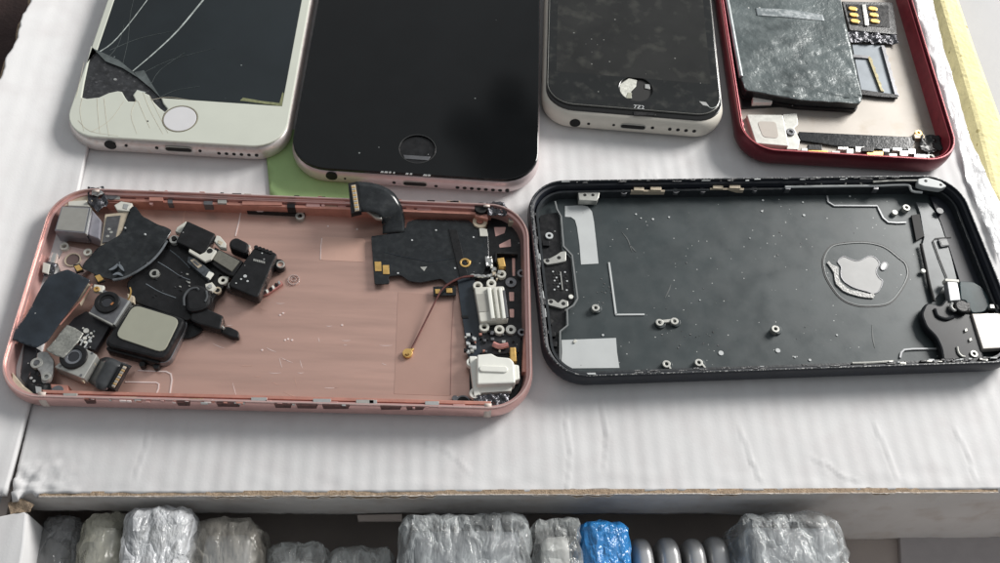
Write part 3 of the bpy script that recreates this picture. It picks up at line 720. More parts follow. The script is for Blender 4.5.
ringp(T, 'screw_boss', 919.7, 131, 1.4, 3.8, 1.3, .5, gold); P(T, 'small_component', [(914,134),(924,134),(925,138),(915,138)], 1.4, 3, tan, .1)
crumple('crumpled_tape', T, [(922,134),(940,136),(942,150),(930,154),(918,148)], 3, .9, plast, .7, 9, .1, .5)
# SIM reader
P(T, 'sim_reader', [(842,1),(893,2),(897,34),(850,30)], 1.4, 3.0, mat('reader_frame', (.10,.10,.10), .4, .5, var=.4, vs=.6, bump=.1), .2, holes=())
P(T, 'reader_bed', [(846,4),(888,5),(890,27),(851,24)], 3.0, 3.2, plast, .05)
for cx0 in (853, 873):
    for k in range(3):
        y = 8+6.2*k; x = cx0+k*1.1
        q = T.p(x, y, 3.7); plate('gold_contact', capsule(q[0], q[1], 3.4, 1.0, -.05), 3.2, 3.7, gold, T.o, .2)
P(T, 'divider', [(862,4),(866,4),(869,25),(865,25)], 3.2, 3.6, silver, .1)
crumple('crumpled_tape', T, [(848,31),(896,35),(898,44),(850,42)], 2.6, 1.0, foil, .6, 3, .1, .6)
# slotted bracket
steelbl = mat('blue_steel', (.22,.245,.27), .5, .3, var=.08)
P(T, 'antenna_bracket', [(852,44),(884,44.5),(891,69),(898,96),(880,95.5),(862,93),(857,70)], 1.4, 1.9, steelbl, .1)
ed = []
for k in range(14):
    t = k/13; ed.append((884+14*t+ (1.3 if k % 2 else 0), 45+50*t))
P(T, 'toothed_edge', [(881+14*k/13, 45+50*k/13) for k in range(14)][::-1]+ed, 1.9, 2.7, darkst, .08)
ed = [(870+13*k/9+(1.2 if k % 2 else 0), 56+35*k/9) for k in range(10)]
P(T, 'toothed_edge', [(868+13*k/9, 57+34*k/9) for k in range(10)][::-1]+ed, 1.9, 2.6, mat('brass_edge', (.25,.22,.13), .4, .6, var=.3, vs=1), .05)
P(T, 'bracket_edge', [(852,54),(870,55.5),(870,58),(853,57)], 1.9, 2.5, darkst, .08)
P(T, 'bracket_edge', [(860,89),(880,92),(898,94.5),(898,97.5),(880,96.5),(860,94)], 1.9, 2.7, plast, .08)
for x, y in ((916,28),(918,34),(925,62),(941,106),(946,122)):
    P(T, 'side_clip', [(x-2.5,y-3.5),(x+1.5,y-3.5),(x+3,y+3.5),(x-1,y+3.5)], 3.5, 4.6, dull if y < 50 else redrim, .15)
for k in range(7):
    x, y = 735.5+1.5*k, 98+6.3*k
    P(T, 'side_clip', [(x-1,y-1.5),(x+2,y-1.5),(x+2.5,y+2),(x-.5,y+2)], 4.5, 6.2, tan if k % 2 else redrim, .15)
# battery, swollen and lifted off the floor
bt = at_px('battery', 'grey black wrapped battery with wrinkled lower end, lying loose in the red shell', 'battery', 800, 40, 3, th)
zb = 6.5
bo = rnd(ccw(bt.pts([(727,0),(741,78),(745,90),(800,99.5),(861,103),(862,96),(851,45),(841,0),(822,-75),(708,-95)], zb)), 1.2)
def zbt(x, y): return .9*noise.noise(Vector((x*.06, y*.06, 1)))+.32*noise.noise(Vector((x*.22+y*.1, y*.35, 4)))*max(0, min(1, (2-y)/8))+.16*noise.noise(Vector((x*.5+y*.3, y*.8, 4)))*max(0, min(1, (2-y)/8))
bm = bmesh.new(); bm_plate(bm, bo, 1.8, 3.2, 0); link('cell', bm, plast, bt.o)
sheet('wrap', bo, lambda x, y: zb-.3+zbt(x, y), .5, battm, bt.o, 1.1)
bm = bmesh.new()
n = len(bo); c0 = Vector((sum(p[0] for p in bo)/n, sum(p[1] for p in bo)/n))
lo = [bm.verts.new((*(c0+(Vector(p)-c0)*.985), 1.9)) for p in bo]; hi = [bm.verts.new((*p, zb-.35+zbt(*p))) for p in bo]
for i in range(n): bm.faces.new((lo[i], lo[(i+1) % n], hi[(i+1) % n], hi[i]))
mid = [bm.verts.new((*(c0+(Vector(p)-c0)*.97), 4.6)) for p in bo]
for i in range(n): bm.faces.new((hi[i], hi[(i+1) % n], mid[(i+1) % n], mid[i]))
bm.faces.new(lo[::-1]); bm.faces.new(mid)
link('side_wrap', bm, mat('battery_side', (.018,.022,.024), .3, .2, var=.4, vs=.5, bump=.15, bs=.7), bt.o)
def on_wrap(name, px, m, dz=.3, th_=.1): sheet(name, bt.pts(px, zb), lambda x, y: zb+dz-.3+zbt(x, y), th_, m, bt.o, 1.1)
on_wrap('label_stripe', [(756,7),(792,10),(823,14),(825,20),(790,18),(757,14)], battl, .36)
tube('folded_edge', [(*bt.p(x, y, zb), zb+.1) for x, y in ((726,-5),(731,22),(736,50),(741,77))], .75, mat('fold_pale', (.34,.37,.38), .35, .1, var=.2, vs=.3), bt.o)
for k in range(0):
    x = random.uniform(770, 850); y = random.uniform(58, 90); l = random.uniform(3, 9); an = random.uniform(-.3, 1.2)
    p0 = bt.p(x, y, zb); p1 = bt.p(x+l*math.cos(an), y+l*math.sin(an)*.8, zb)
    ribbon('wrinkle', [(*p0, zb+.05+zbt(*p0)), ((p0[0]+p1[0])/2, (p0[1]+p1[1])/2+.2, zb+.12+zbt((p0[0]+p1[0])/2, (p0[1]+p1[1])/2)), (*p1, zb+.05+zbt(*p1))], lambda t: .06+.22*math.sin(math.pi*t), .22, battl, bt.o, 3)
# ================================================================== ROSE SHELL
SW, SH = 138.6, 67.4
def shell_frame(T, m, mrim, r=12, inner=None):
    prof = [(3.2,0.1),(1.3,.6),(.4,1.8),(.05,3.2),(.05,4.8),(.25,6.1),(.5,6.75),(.8,7.0),(1.05,6.95),(1.15,6.0),(1.8,5.8),(1.95,5.2),(2.55,1.8),(3.0,.8)]
    ring_loft('frame', SW, SH, r, prof, m, T.o)
    ring_loft('rim', SW-1.2, SH-1.2, r-.6, [(0,6.8),(.05,7.06),(.3,7.06),(.36,6.8)], mrim, T.o)
PK = Thing('phone_shell', 'rose pink metal phone shell lying open, filled with loose electronic parts at its left end', 'phone shell', -59.3, 129.1, RAD(6.6))
T = PK
shell_frame(T, pinkrim, mat('rim_edge', (.78,.56,.52), .25, .7, var=.08, vs=.5))
plate('back_panel', rrect(SW-5, SH-5, 10), .3, 1.3, pinkm, T.o)
FZ = 1.3
# inner long walls
for s in (1, -1):
    plate('inner_wall', [(-58, s*31.25),(58, s*31.25),(58, s*30.3),(-58, s*30.3)], 1.3, 5.2, pinkin, T.o, .15)
random.seed(11)
def clip(T, px, py, w, h, z0, z1, m, nm='side_clip'): 
    return P(T, nm, [(px-w/2,py-h/2),(px+w/2,py-h/2+.2),(px+w/2,py+h/2),(px-w/2,py+h/2-.2)], z0, z1, m, .12)
# details along the far wall
for x, w, m, z in ((112,16,dull,5.4),(140,9,pinkin,5),(156,14,pinkin,6.0),(170,5,darkst,5.4),(184,18,plast,4.6),(208,9,darkst,5.6),(222,9,dull,5.8),(233,10,pinkin,5),(262,40,pinkin,5.6),(291,8,plast,5.6),(313,14,pinkrim,5.4),(331,12,tan,4.8),(342,8,pinkrim,5),(410,8,pinkin,5.2),(424,14,pinkrim,5.2),(450,44,pinkin,5.0)):
    y = 193+.037*(x-92)+(3.3 if m in (plast, darkst) else 1.5)
    clip(T, x, y+2, w, 4.0, 3.0, z, m)
tube('wall_groove', [(*T.p(180,193.5,6.6), 5.9), (*T.p(240,196.5,6.6), 5.9), (*T.p(345,200,6.6), 5.9)], .35, pinkrim, T.o, sm=0)
tube('wall_groove', [(*T.p(404,203.5,6.6), 5.9), (*T.p(478,207,6.6), 5.9)], .35, pinkrim, T.o, sm=0)
for x, y in ((166,191.5),(246,198),(151,203),(323,205)): disc(T, 'weld_spot', x, y, 4.5, 5.4, .55, pinkrim)
# details along the near wall
for x, w, m in ((70,14,dull),(107,20,pinkrim),(128,16,tan),(150,18,pinkrim),(196,14,kraft),(259,16,silver),(268,6,pinkrim),(322,18,silver),(334,8,pinkrim),(365,18,dull),(373,8,silver),(432,14,silver),(459,12,pinkrim)):
    y = 396.5+.022*(x-62)-(1.5 if m in (silver, dull) else 0)
    clip(T, x, y, w, 4.2 if m in (silver, dull) else 2.6, 3, 6.0, m)
for x0, x1 in ((176,190),(274,292),(296,318),(322,350),(380,402),(406,425),(84,95),(216,240)):
    P(T, 'dark_slot', [(x0,399.3+.022*(x0-62)),(x1,399.3+.022*(x1-62)),(x1-2,400.4+.022*(x1-62)),(x0+1,400.6+.022*(x0-62))], 5.0, 6.75, mat('slot_brown', (.09,.035,.03), .6, var=.4, vs=1), .05)
for k in range(26):
    x = random.uniform(70, 440); y = 399+.022*(x-62)+random.uniform(-.8, .8)
    clip(T, x, y, random.uniform(2, 7), random.uniform(.8, 2), 6.2, 6.9+.2*random.random(), random.choice((pinkrim, silver, pinkin, etch)), 'glue_residue')
for k in range(16):
    x = random.uniform(110, 470); y = 187.9+.036*(x-92)+random.uniform(-.1, .5)
    clip(T, x, y, random.uniform(3, 10), random.uniform(.6, 1.2), 6.5, 7.12, random.choice((pinkin, plast, tan)), 'glue_residue')
# antenna bands across the frame
band = mat('antenna_band', (.66,.56,.50), .5, var=.05)
def W3(T, q, z): a = T.p(*q, z); return (a[0], a[1], z)
def bandbox(lx, w, side):
    bm = bmesh.new()
    pr = [(0.02,2.2),(-.02,3.2),(-.02,4.8),(.28,6.15),(.7,6.83),(1.3,7.13),(1.9,7.1)]
    a = []; b = []
    for ins, z in pr:
        y = side*(SH/2-ins)
        a.append(bm.verts.new((lx-w/2, y, z))); b.append(bm.verts.new((lx+w/2, y, z)))
    for i in range(len(pr)-1): bm.faces.new((a[i], a[i+1], b[i+1], b[i]))
    o = link('antenna_band', bm, band, T.o); s_ = o.modifiers.new('thickness', 'SOLIDIFY'); s_.thickness = .12*MM
q = T.p(488, 409, 7); bandbox(q[0], 1.9, -1)
q = T.p(41, 399, 7); bandbox(min(q[0], -56.5), 1.9, -1)
q = T.p(487, 200, 7); bandbox(min(q[0], 56.5), 1.9, 1); bandbox(-57, 1.9, 1)
# black strip, ring and etched marks on the floor
P(T, 'black_bracket', [(246,205.5),(306,207.5),(304.5,214.5),(247,211.5)], FZ, 2.6, plast, .15)
q = T.p(260, 209.5, 2.9); plate('slot_light', capsule(*q, 2.4, .65), 2.6, 2.75, etch, T.o, .03)
ringp(T, 'screw_boss', 299.6, 214.5, FZ, 3.3, 1.5, .7, dull)
P(T, 'pink_patch', [(322,236.5),(365,238.5),(365,262),(320.5,260)], FZ-.5, FZ+.06, pinkpl, .02, r=.8)
def line(T, px, z, w, m, nm='etched_line', h=.10, sm=0):
    return ribbon(nm, [(*T.p(x, y, z), z) for x, y in px], w, h, m, T.o, sm)
line(T, [(322,238),(320.8,247),(320.5,259.5)], 1.36, .22, etch)
line(T, [(241,210.5),(239,222),(235.5,236)], 1.4, .35, etch)
line(T, [(125,382),(140,382.3),(156,382.5),(159,384),(158.5,389),(156,394.5)], 1.4, .35, etch)
line(T, [(138,370.5),(155,371.5),(166,371.5),(171,374),(172,380),(170,394)], 1.4, .4, etch)
line(T, [(187,203),(184,215),(183,225)], 1.4, .3, pinkpl)
line(T, [(453.5,300),(451.5,340),(450.5,395)], 1.4, .16, mat('scored_line', (.33,.18,.16), .6))
line(T, [(120,196),(150,199),(220,203),(300,203.5),(340,205)], 1.5, .4, pinkin)
for x, y in ((280,315),(285,340),(288,339),(292,340),(262,350),(328,226),(357,229),(342,325),(283,313)): disc(T, 'dust_speck', x, y, FZ, FZ+.12, .3, etch, bev=.05)
P(T, 'floor_zone', [(398,292),(453,296),(450,396),(394,394)], 1.0, 1.36, mat('pink_darker', (.52,.33,.275), .42, .5, var=.05, vs=.1), .03)  # floor zone coloured a little darker than the back panel
for k in range(26):
    x, y = random.uniform(190, 390), random.uniform(300, 392); l = random.uniform(3, 14); a = random.choice((0, 0, 1.3, .4))
    ribbon('scratch', [W3(T, q, 1.33) for q in ((x, y), (x+l*math.cos(a)*.5, y+l*math.sin(a)*.5+.4), (x+l*math.cos(a), y+l*math.sin(a)))], lambda t: .05+.10*math.sin(math.pi*t), .03, etch if k % 3 else pinkpl, T.o, 3)
disc(T, 'screw_hole', 463, 402, FZ, 2.4, 1.6, hole); ringp(T, 'screw_hole_rim', 463, 402, FZ, 2.7, 2.4, 1.5, darkst)
disc(T, 'screw_hole', 455, 398, FZ, 2.2, .8, darkst)
# corner hardware, left end
P(T, 'corner_bracket', [(70,196),(88,190),(93,201),(78,205),(62,206)], 1.3, 5.4, tan, .3)
crumple('corner_foil', T, [(88,188),(104,187),(108,203),(98,212),(88,203)], 5.6, 1.2, foil, .6, 2, .12, .6)
crumple('corner_foil', T, [(93,189),(103,188),(104,193),(97,196),(91,194)], 6.3, .9, silver, .5, 6, .12, .8)
disc(T, 'screw_hole', 112, 194.5, 3, 5.6, 1.7, darkst); P(T, 'corner_bracket', [(105,190),(118,192),(119,203),(106,203)], 1.3, 4.6, pinkin, .3)
P(T, 'lens_plate', [(66,245),(90,250),(96,262),(82,276),(62,276),(57,262)], 1.3, 2.6, mat('pale_pink_plate', (.66,.48,.44), .45, .3, var=.08), .2)
disc(T, 'lens_opening', 72.5, 259.5, 2.5, 2.75, 1.9, mat('opening_grey', (.13,.09,.085), .5)); ringp(T, 'opening_ring', 72.5, 259.5, 2.5, 3.0, 2.5, 1.9, tan)
ringp(T, 'mount_ring', 63.5, 245, 2.6, 4.2, 1.35, .65, ivory); ringp(T, 'mount_ring', 87, 251, 2.6, 4.0, 1.3, .6, ivory)
P(T, 'side_button', [(52,252),(57,253),(50,275),(45,273)], 1.3, 4.5, silver, .3)
crumple('side_foil', T, [(45,262),(56,263),(54,278),(43,276)], 4.6, .9, foil, .6, 8, .12, .6)
P(T, 'clear_tab', [(43,262),(50,264),(48,274),(42,272)], 4.9, 5.3, ivory, .15)
P(T, 'corner_block', [(24,340),(40,350),(44,368),(30,388),(20,372)], 1.3, 4.0, pcb, .3)
P(T, 'corner_bracket', [(12,372),(24,386),(40,398),(26,398),(12,386)], 2, 5.6, tan, .3)
crumple('corner_foil', T, [(27,383),(50,384),(52,396),(30,397)], 5.0, 1.0, plast, .6, 12, .12, .6)
P(T, 'glint_tab', [(35,386),(41,387),(41,394),(36,393)], 5.8, 6.2, silver, .1)
disc(T, 'screw_hole', 57, 391, 2, 4.4, 1.6, darkst); P(T, 'corner_bracket', [(50,384),(68,385),(69,396),(52,396)], 1.3, 4.0, pinkin, .2)
# right end cradle
P(T, 'end_cradle', [(487,212),(500,214),(512,224),(523.5,226),(525,300),(526,372),(519,392),(511,401),(470,399),(469,352),(478,330),(476,285),(487,262)], FZ, 2.4, plast, .2, r=.8)
pinkhole = mat('pink_window', (.66,.40,.36), .45, .2, var=.05)
for pl_ in ([(494,227),(506,227),(504.5,233),(495.5,236.5)], [(499,244.5),(510.5,238.8),(511,246.6),(499.5,247.6)], [(512,258),(515,258),(515,276),(512.5,276)], [(509,292),(514,292),(514,301),(509.5,301)], [(509.5,309),(514,309),(514,317.5),(510,317.5)]):
    P(T, 'cradle_window', pl_, 2.3, 2.46, pinkhole, .03, r=.3)
P(T, 'end_rib', [(495,251),(517,252),(518,254.2),(497,253.4),(497,262),(494.5,262)], 2.4, 4, plast, .15)
ringp(T, 'screw_ring', 480, 220, 2.0, 4.4, 2.4, 1.1, tan); disc(T, 'screw_seat', 480, 220, 2, 3.2, 1.2, pinkin)
disc(T, 'screw_hole', 481, 207.5, 3, 6.3, 1.9, hole); P(T, 'corner_bracket', [(475,207),(489,208),(488,219),(475,216)], 1.3, 5.2, pinkin, .25)
crumple('corner_foil', T, [(486,203),(503,202),(508,209),(506,216),(488,215)], 6.0, .9, foil, .45, 21, .12, .9)
P(T, 'corner_bracket', [(507,212),(518,214),(524,222),(509,222)], 2, 4.8, tan, .25); disc(T, 'screw_hole', 512, 217, 4.8, 4.95, 1.2, darkst)
P(T, 'spring_contact', [(497,258),(504,257),(506,266),(499,267)], 2.4, 4.8, gold, .35)
P(T, 'spring_contact', [(510,347),(516,347),(517,361),(510,361)], 2.4, 4.8, gold, .35)
for x, y in ((501.6,272.7),(522,272)): ringp(T, 'screw_ring', x, y, 2.2, 4.2, 1.5, .7, ivory if x < 510 else darkst)
ringp(T, 'screw_ring', 511, 281.5, 2.2, 3.4, 1.8, .6, darkst)
ringp(T, 'screw_ring', 522, 331, 2.4, 4.6, 1.3, .55, darkst)
crumple('corner_foil', T, [(474,396),(509,393),(509.5,408),(473,406)], 4.6, .9, foil, .45, 31, .12, .9)
P(T, 'pink_shoulder', [(526,284),(529,284),(529.5,330),(527,372),(522,372),(523,345),(526,320)], 2.4, 5.0, pinkin, .3)

# ------------------------------------------------------------------ charging flex assembly (right end of the rose shell)
CF = at_px('charging_flex', 'black charging flex assembly in the rose shell, its connector tail bent over the far rim', 'flex cable', 450, 290, 2.5, RAD(6.6))
T = CF
P(T, 'base_sheet', [(371,236),(384,234.6),(406,228),(407,222),(416,219),(469,220),(474,225),(488,231),(489,262),(481,277),(468,281),(455,281),(449,285.5),(441.5,278.5),(420,282.5),(409,281),(401,275),(388.5,276),(389.6,283.5),(374.6,284.3)], 2.5, 3.0, flex, .08, r=.7)
P(T, 'raised_strip', [(448.5,229),(457,230),(468,275),(460,277)], 3.0, 3.35, plast, .08)
P(T, 'ribbon_strip', [(457,276),(474,276),(479,300),(481,330),(480,360),(470,362),(465,335),(461,310)], 2.5, 3.05, flexbl, .08)
P(T, 'ribbon_fold', [(461,315.5),(468,315.5),(468.5,318),(462,318)], 3.0, 3.3, plast, .05)
for pl_ in ([(374.5,261.5),(381,261.5),(381.5,271),(375,271)], [(382.5,265),(389,265),(389.5,274),(383,274)], [(435,289),(440,289),(440.5,293.5),(435.5,293.5)], [(446,288),(452,288),(452.5,292.5),(446.5,292.5)]):
    P(T, 'gold_pad', pl_, 2.9, 3.2, gold, .08)
P(T, 'pad_tab', [(433,286.5),(456,286),(456,295),(433.5,295.5)], 2.3, 2.9, flex, .05)
ringp(T, 'gold_ring', 465, 262.5, 3.0, 3.5, 1.7, 1.0, gold); disc(T, 'ring_hole', 465, 262.5, 3.0, 3.2, 1.0, hole)
P(T, 'ring_tail', [(466,259),(471,260.5),(471,263),(467,262.5)], 3.0, 3.25, gold, .05)
line(T, [(384,252),(400,256),(430,262),(455,258)], 3.05, .12, flexbl, 'seam')
line(T, [(490,232),(480,250),(470,270)], 3.02, .10, flexbl, 'seam')
P(T, 'white_mark', [(420,267),(427,266.5),(424,271)], 3.0, 3.1, dull, .03)
for x, y in ((473.5,237),(436,230),(398,273),(412,240),(455,268)): disc(T, 'dust_speck', x, y, 3.0, 3.12, .28, sticker, bev=.04)
P(T, 'white_tab', [(479,227),(487,229),(488,236),(480,236)], 2.4, 3.4, ivory, .1)
crumple('solder_blob', T, [(485,256),(492,257),(493,266),(486,266)], 3.8, .7, silver, .35, 4, .1, 1.2)
# tail over the rim
tail = [((393,233),3.2),((394,220),5.0),((389,205),8.0),((379,197),9.2),((367,195.5),9.4),((358,196),9.2)]
# built as a bent sheet: pairs of outer/inner edge points
edge = [((404.8,232),(382.5,234),3.1),((404.5,218),(382.5,226),4.6),((401,204),(381,219),7.2),((393,192),(377,213.5),8.8),((380,185),(370,211.5),9.4),((368,182.2),(365,211.5),9.5),((357,181.5),(360,211.5),9.3)]
A = catmull([W3(T, a, z) for a, b, z in edge], 5); B = catmull([W3(T, b, z) for a, b, z in edge], 5)
bm = bmesh.new(); rows = []
for a, b in zip(A, B): rows.append([bm.verts.new(a.lerp(b, k/6)+Vector((0,0,.12*math.sin(math.pi*k/6)))) for k in range(7)])
for r0, r1 in zip(rows, rows[1:]):
    for k in range(6): bm.faces.new((r0[k], r0[k+1], r1[k+1], r1[k]))
o = link('connector_tail', bm, flex, T.o, ang=70); s_ = o.modifiers.new('thickness', 'SOLIDIFY'); s_.thickness = .3*MM
P(T, 'tail_connector', [(348,183),(357.5,181),(361.5,211),(351,213.5)], 8.6, 10.4, plast, .2)
P(T, 'connector_bar', [(351,185),(355.5,184.3),(359.3,210),(354.8,211)], 10.4, 10.8, tan, .15, parent=None)
for k in range(12):
    t = k/11; P(T, 'contact_pin', [(351.6+3.5*t,186.5+22*t),(355+3.7*t,186+22*t),(355.1+3.7*t,187.1+22*t),(351.8+3.5*t,187.6+22*t)], 10.7, 10.95, silver if k % 2 else gold, .05)
P(T, 'solder_tab', [(366,210),(380,211.5),(382,219),(376,218)], 6.6, 7.6, dull, .2)
# the two pale port modules
U = P(T, 'upper_port_module', [(474,287),(504,286),(508.5,319),(480,322)], 2.6, 5.2, ivory, .3, r=.6)
P(T, 'port_window', [(475.8,294),(486,293.5),(489,311),(479,312)], 5.2, 5.35, mat('grey_window', (.42,.41,.37), .4, .2, var=.08), .04, parent=U)
for a, b, m in ((487,491,whitep),(493,496.5,ivory),(498.5,502,whitep)):
    P(T, 'module_ridge', [(a,287.5),(b,287.3),(b+4,318),(a+4,318.5)], 5.2, 6.1, m, .3, parent=U)
P(T, 'module_edge', [(502.5,290),(505,290),(508.5,317),(506,317.5)], 5.1, 5.8, darkst, .1, parent=U)
for x, y, m in ((478,284.5,ivory),(491.5,282,ivory),(484.4,325.7,ivory),(499.5,328.4,ivory)):
    ringp(T, 'mount_ring', x, y, 3.0, 4.9, 1.55, .72, m, parent=U)
ringp(T, 'mount_ring', 511, 328.4, 2.6, 4.6, 1.6, .6, dull, parent=U)
Wm = P(T, 'lower_port_module', [(477,354.6),(491.5,353.2),(497,356.5),(510,357.8),(514,362),(515.5,383),(477,384.5)], 2.6, 6.6, whitep, .4, r=.5)
P(T, 'module_front', [(476.5,384),(514,383),(511,391),(477,393)], 2.6, 4.6, whitep, .3, parent=Wm)
P(T, 'module_flange', [(469,356),(477,356),(479.5,394),(474,397),(471,372)], 2.6, 4.8, whitep, .25, r=.5, parent=Wm)
P(T, 'module_nose', [(513,364),(519,365),(520,379),(514,381)], 2.8, 5.6, whitep, .3, r=.4, parent=Wm)
q = T.p(493.5, 368.8, 7.0); q1 = T.p(479, 368.2, 7.0); q2_ = T.p(508, 369.2, 7.0)
plate('module_ridge', capsule(*q, math.dist(q1, q2_), .95, math.atan2(q2_[1]-q1[1], q2_[0]-q1[0])), 6.6, 7.0, whitep, Wm, .25)
ringp(T, 'mount_ring', 471.6, 361, 3.0, 5.2, 1.5, .75, whitep, parent=Wm); ringp(T, 'mount_ring', 475.2, 392, 3.0, 5.2, 1.7, .8, whitep, parent=Wm)
# small board between the modules
P(T, 'board', [(464,330),(478,331),(500,333),(521,336),(519,352),(497,354),(478,353),(468,357)], 2.4, 3.0, pcb, .08)
for k in range(34):
    x = random.uniform(465, 516); y = random.uniform(331, 352)
    m = random.choice((silver, plast, ivory, darkst, pinkin, dull, plast))
    s = random.uniform(.8, 2.0); P(T, 'chip', [(x-s,y-s*.8),(x+s,y-s*.7),(x+s,y+s*.8),(x-s,y+s*.7)], 3.0, 3.5+.7*random.random(), m, .08)
for k in range(5):
    P(T, 'chip', [(466+6*(k % 2), 333+4.2*k),(470+6*(k % 2), 333+4.2*k),(470.4+6*(k % 2), 336+4.2*k),(466.4+6*(k % 2), 336+4.2*k)], 3.0, 3.9, sticker, .1)
tube('rosy_coil', [W3(T, q, 4.2) for q in ((493,344),(500,346.5),(508,345))], .8, redpl, T.o)
for k in range(12):
    x = random.uniform(487, 500); y = random.uniform(262, 279); s = random.uniform(.8, 1.6)
    P(T, 'chip', [(x-s,y-s),(x+s,y-s),(x+s,y+s),(x-s,y+s)], 3.0, 3.6+.6*random.random(), random.choice((silver, tan, ivory, plast)), .08)
tube('solder_run', [W3(T, q, 3.6) for q in ((470,275.5),(478,276),(486,276.5),(492,275))], .45, silver, T.o, rf=lambda t: .7+.6*abs(math.sin(t*14)))
# thin antenna lead
AL = at_px('antenna_lead', 'thin dark antenna lead with a small gold plug curving over the rose floor', 'cable', 430, 320, 2, RAD(6.6))
tube('wire', [W3(AL, q, z) for q, z in (((474,276),4.0),((462,277.5),4.3),((450,283),4.2),((441,291),4.0),((433,306),3.4),((426,320),2.8),((417,338),2.3),((411.5,348.5),2.1))], .26, mat('wire_brown', (.12,.035,.03), .4, var=.4, vs=.5), AL.o, rf=lambda t: 1.25 if t < .35 else 1)
disc(AL, 'gold_plug', 407.5, 352.8, 1.5, 2.4, 1.35, gold); P(AL, 'plug_neck', [(408,350),(412,347),(414,349),(410,353)], 1.5, 2.2, gold, .12)
tube('plug_mark', [W3(AL, q, 2.5) for q in ((405.5,354),(407,355),(409,354))], .25, mat('gold_dark', (.35,.2,.06), .4, .6), AL.o)

# ------------------------------------------------------------------ loose parts at the left end of the rose shell
def rot_of(a, b, z=3):
    p = W(*a, z); q = W(*b, z); return math.atan2(q[1]-p[1], q[0]-p[0])
GL = 'loose phone parts heaped in the rose shell'
# boxy silver camera block
T = at_px('camera_block', 'boxy silver camera block with a dull square top in the rose shell corner', 'camera part', 78, 232, 1.3, RAD(3), GL)
P(T, 'base', [(57,232),(85,237),(102,232),(97,218),(62,214)], 1.4, 3.0, darkst, .2)
topz = 7.6
tp = T.pts([(61.5,206),(90,207.5),(85,233),(54.5,230.5)], topz)
plate('housing', tp, 2.6, topz, mat('block_side', (.30,.30,.33), .35, .7, var=.1), T.o, .2)
plate('top_face', inset(ccw(tp), .35), topz, topz+.1, mat('brushed_top', (.40,.39,.36), .5, .5, var=.06, vs=.4), T.o, .04)
P(T, 'side_block', [(91,208.5),(101,220),(99.5,239),(86.5,234)], 2.0, 6.4, mat('lilac_steel', (.33,.32,.36), .4, .6, var=.12, vs=.6), .3)
P(T, 'bright_edge', [(90.2,207.2),(91.4,208.2),(86.6,234),(84.8,233.2)], 6.8, 7.75, silver, .08)
P(T, 'mount_tab', [(68,201),(86,200),(90,206.5),(68,205.5)], 3, 5.6, ivory, .2)
# grey connector with frame
T = at_px('connector', 'grey faced connector in a pale frame beside the boxy silver camera block', 'connector', 110, 230, 2, RAD(4), GL)
P(T, 'frame', [(105,214),(124,212),(131,203),(133,211),(124,226),(117,243),(100,245.5)], 2, 5.4, tan, .2)
P(T, 'face', [(106.5,216.5),(120.5,215.2),(114.8,240.5),(102,242.8)], 5.4, 5.8, mat('dark_face', (.09,.09,.095), .3, .2, var=.3, vs=.5), .1)
for a, b in ((107.5,236),(111,232),(109,229)): disc(T, 'marking', a, b, 5.8, 5.9, .45, dull)
P(T, 'tab', [(114,205),(121,201),(132,203),(129,211),(117,210)], 4.0, 6.0, ivory, .2); P(T, 'tab_mark', [(124,203.5),(129,204.5),(127,209),(123,208)], 6.0, 6.15, silver, .05)
# large black flex sheet
T = at_px('flex_sheet', 'large glossy black flex sheet atop the heap, two gold pads at its edge', 'flex sheet', 126, 245, 3, RAD(-15), GL)
zf1 = 5.6
out1 = [(132,208),(136,207.5),(143,217),(156,223),(172,230.5),(168,239),(161.7,247),(158,254),(150,263),(138,271),(125,277.5),(116,282),(111,279),(98,276),(81,268),(88,259),(99,248.5),(109,243),(120,236),(124,226),(128,214)]
zfs = lambda x, y: zf1+1.1*noise.noise(Vector((x*.12, y*.12, 2)))+.4*noise.noise(Vector((x*.3, y*.3, 5)))
sheet('sheet', rnd(ccw(T.pts(out1, zf1)), .8), zfs, .25, flex, T.o, .9)
tube('rolled_edge', [W3(T, q, 5.9) for q in ((167,241),(160,252),(150,262.5),(137,271.5),(124,278),(113,280))], .35, mat('edge_grey', (.12,.13,.14), .25, var=.4, vs=.6), T.o)
for pl_ in ([(74,266),(79,264.5),(82.5,269),(77,271)], [(94.5,276),(99.5,274.2),(103.5,279),(98,281.5)]):
    P(T, 'pad_tab', [(x-1+2*(k in (1,2)), y-1.2+2.6*(k > 1)) for k, (x, y) in enumerate(pl_)], 4.6, 5.4, flex, .08); P(T, 'gold_pad', pl_, 5.4, 5.8, gold, .1)
for q in (((118,263),(121,267),(124,271)),((113,275),(118,273.5),(123,276)),((109,270),(114,268),(120,262))):
    ribbon('highlight_crease', [W3(T, p_, 6.1) for p_ in q], lambda t: .2+.6*math.sin(math.pi*t), .25, mat('crease_grey', (.16,.18,.2), .2, var=.3), T.o, 4)
disc(T, 'dust_speck', 145, 234, 5.9, 6.3, .3, sticker); disc(T, 'dust_speck', 125, 227.5, 5.9, 6.3, .25, sticker)
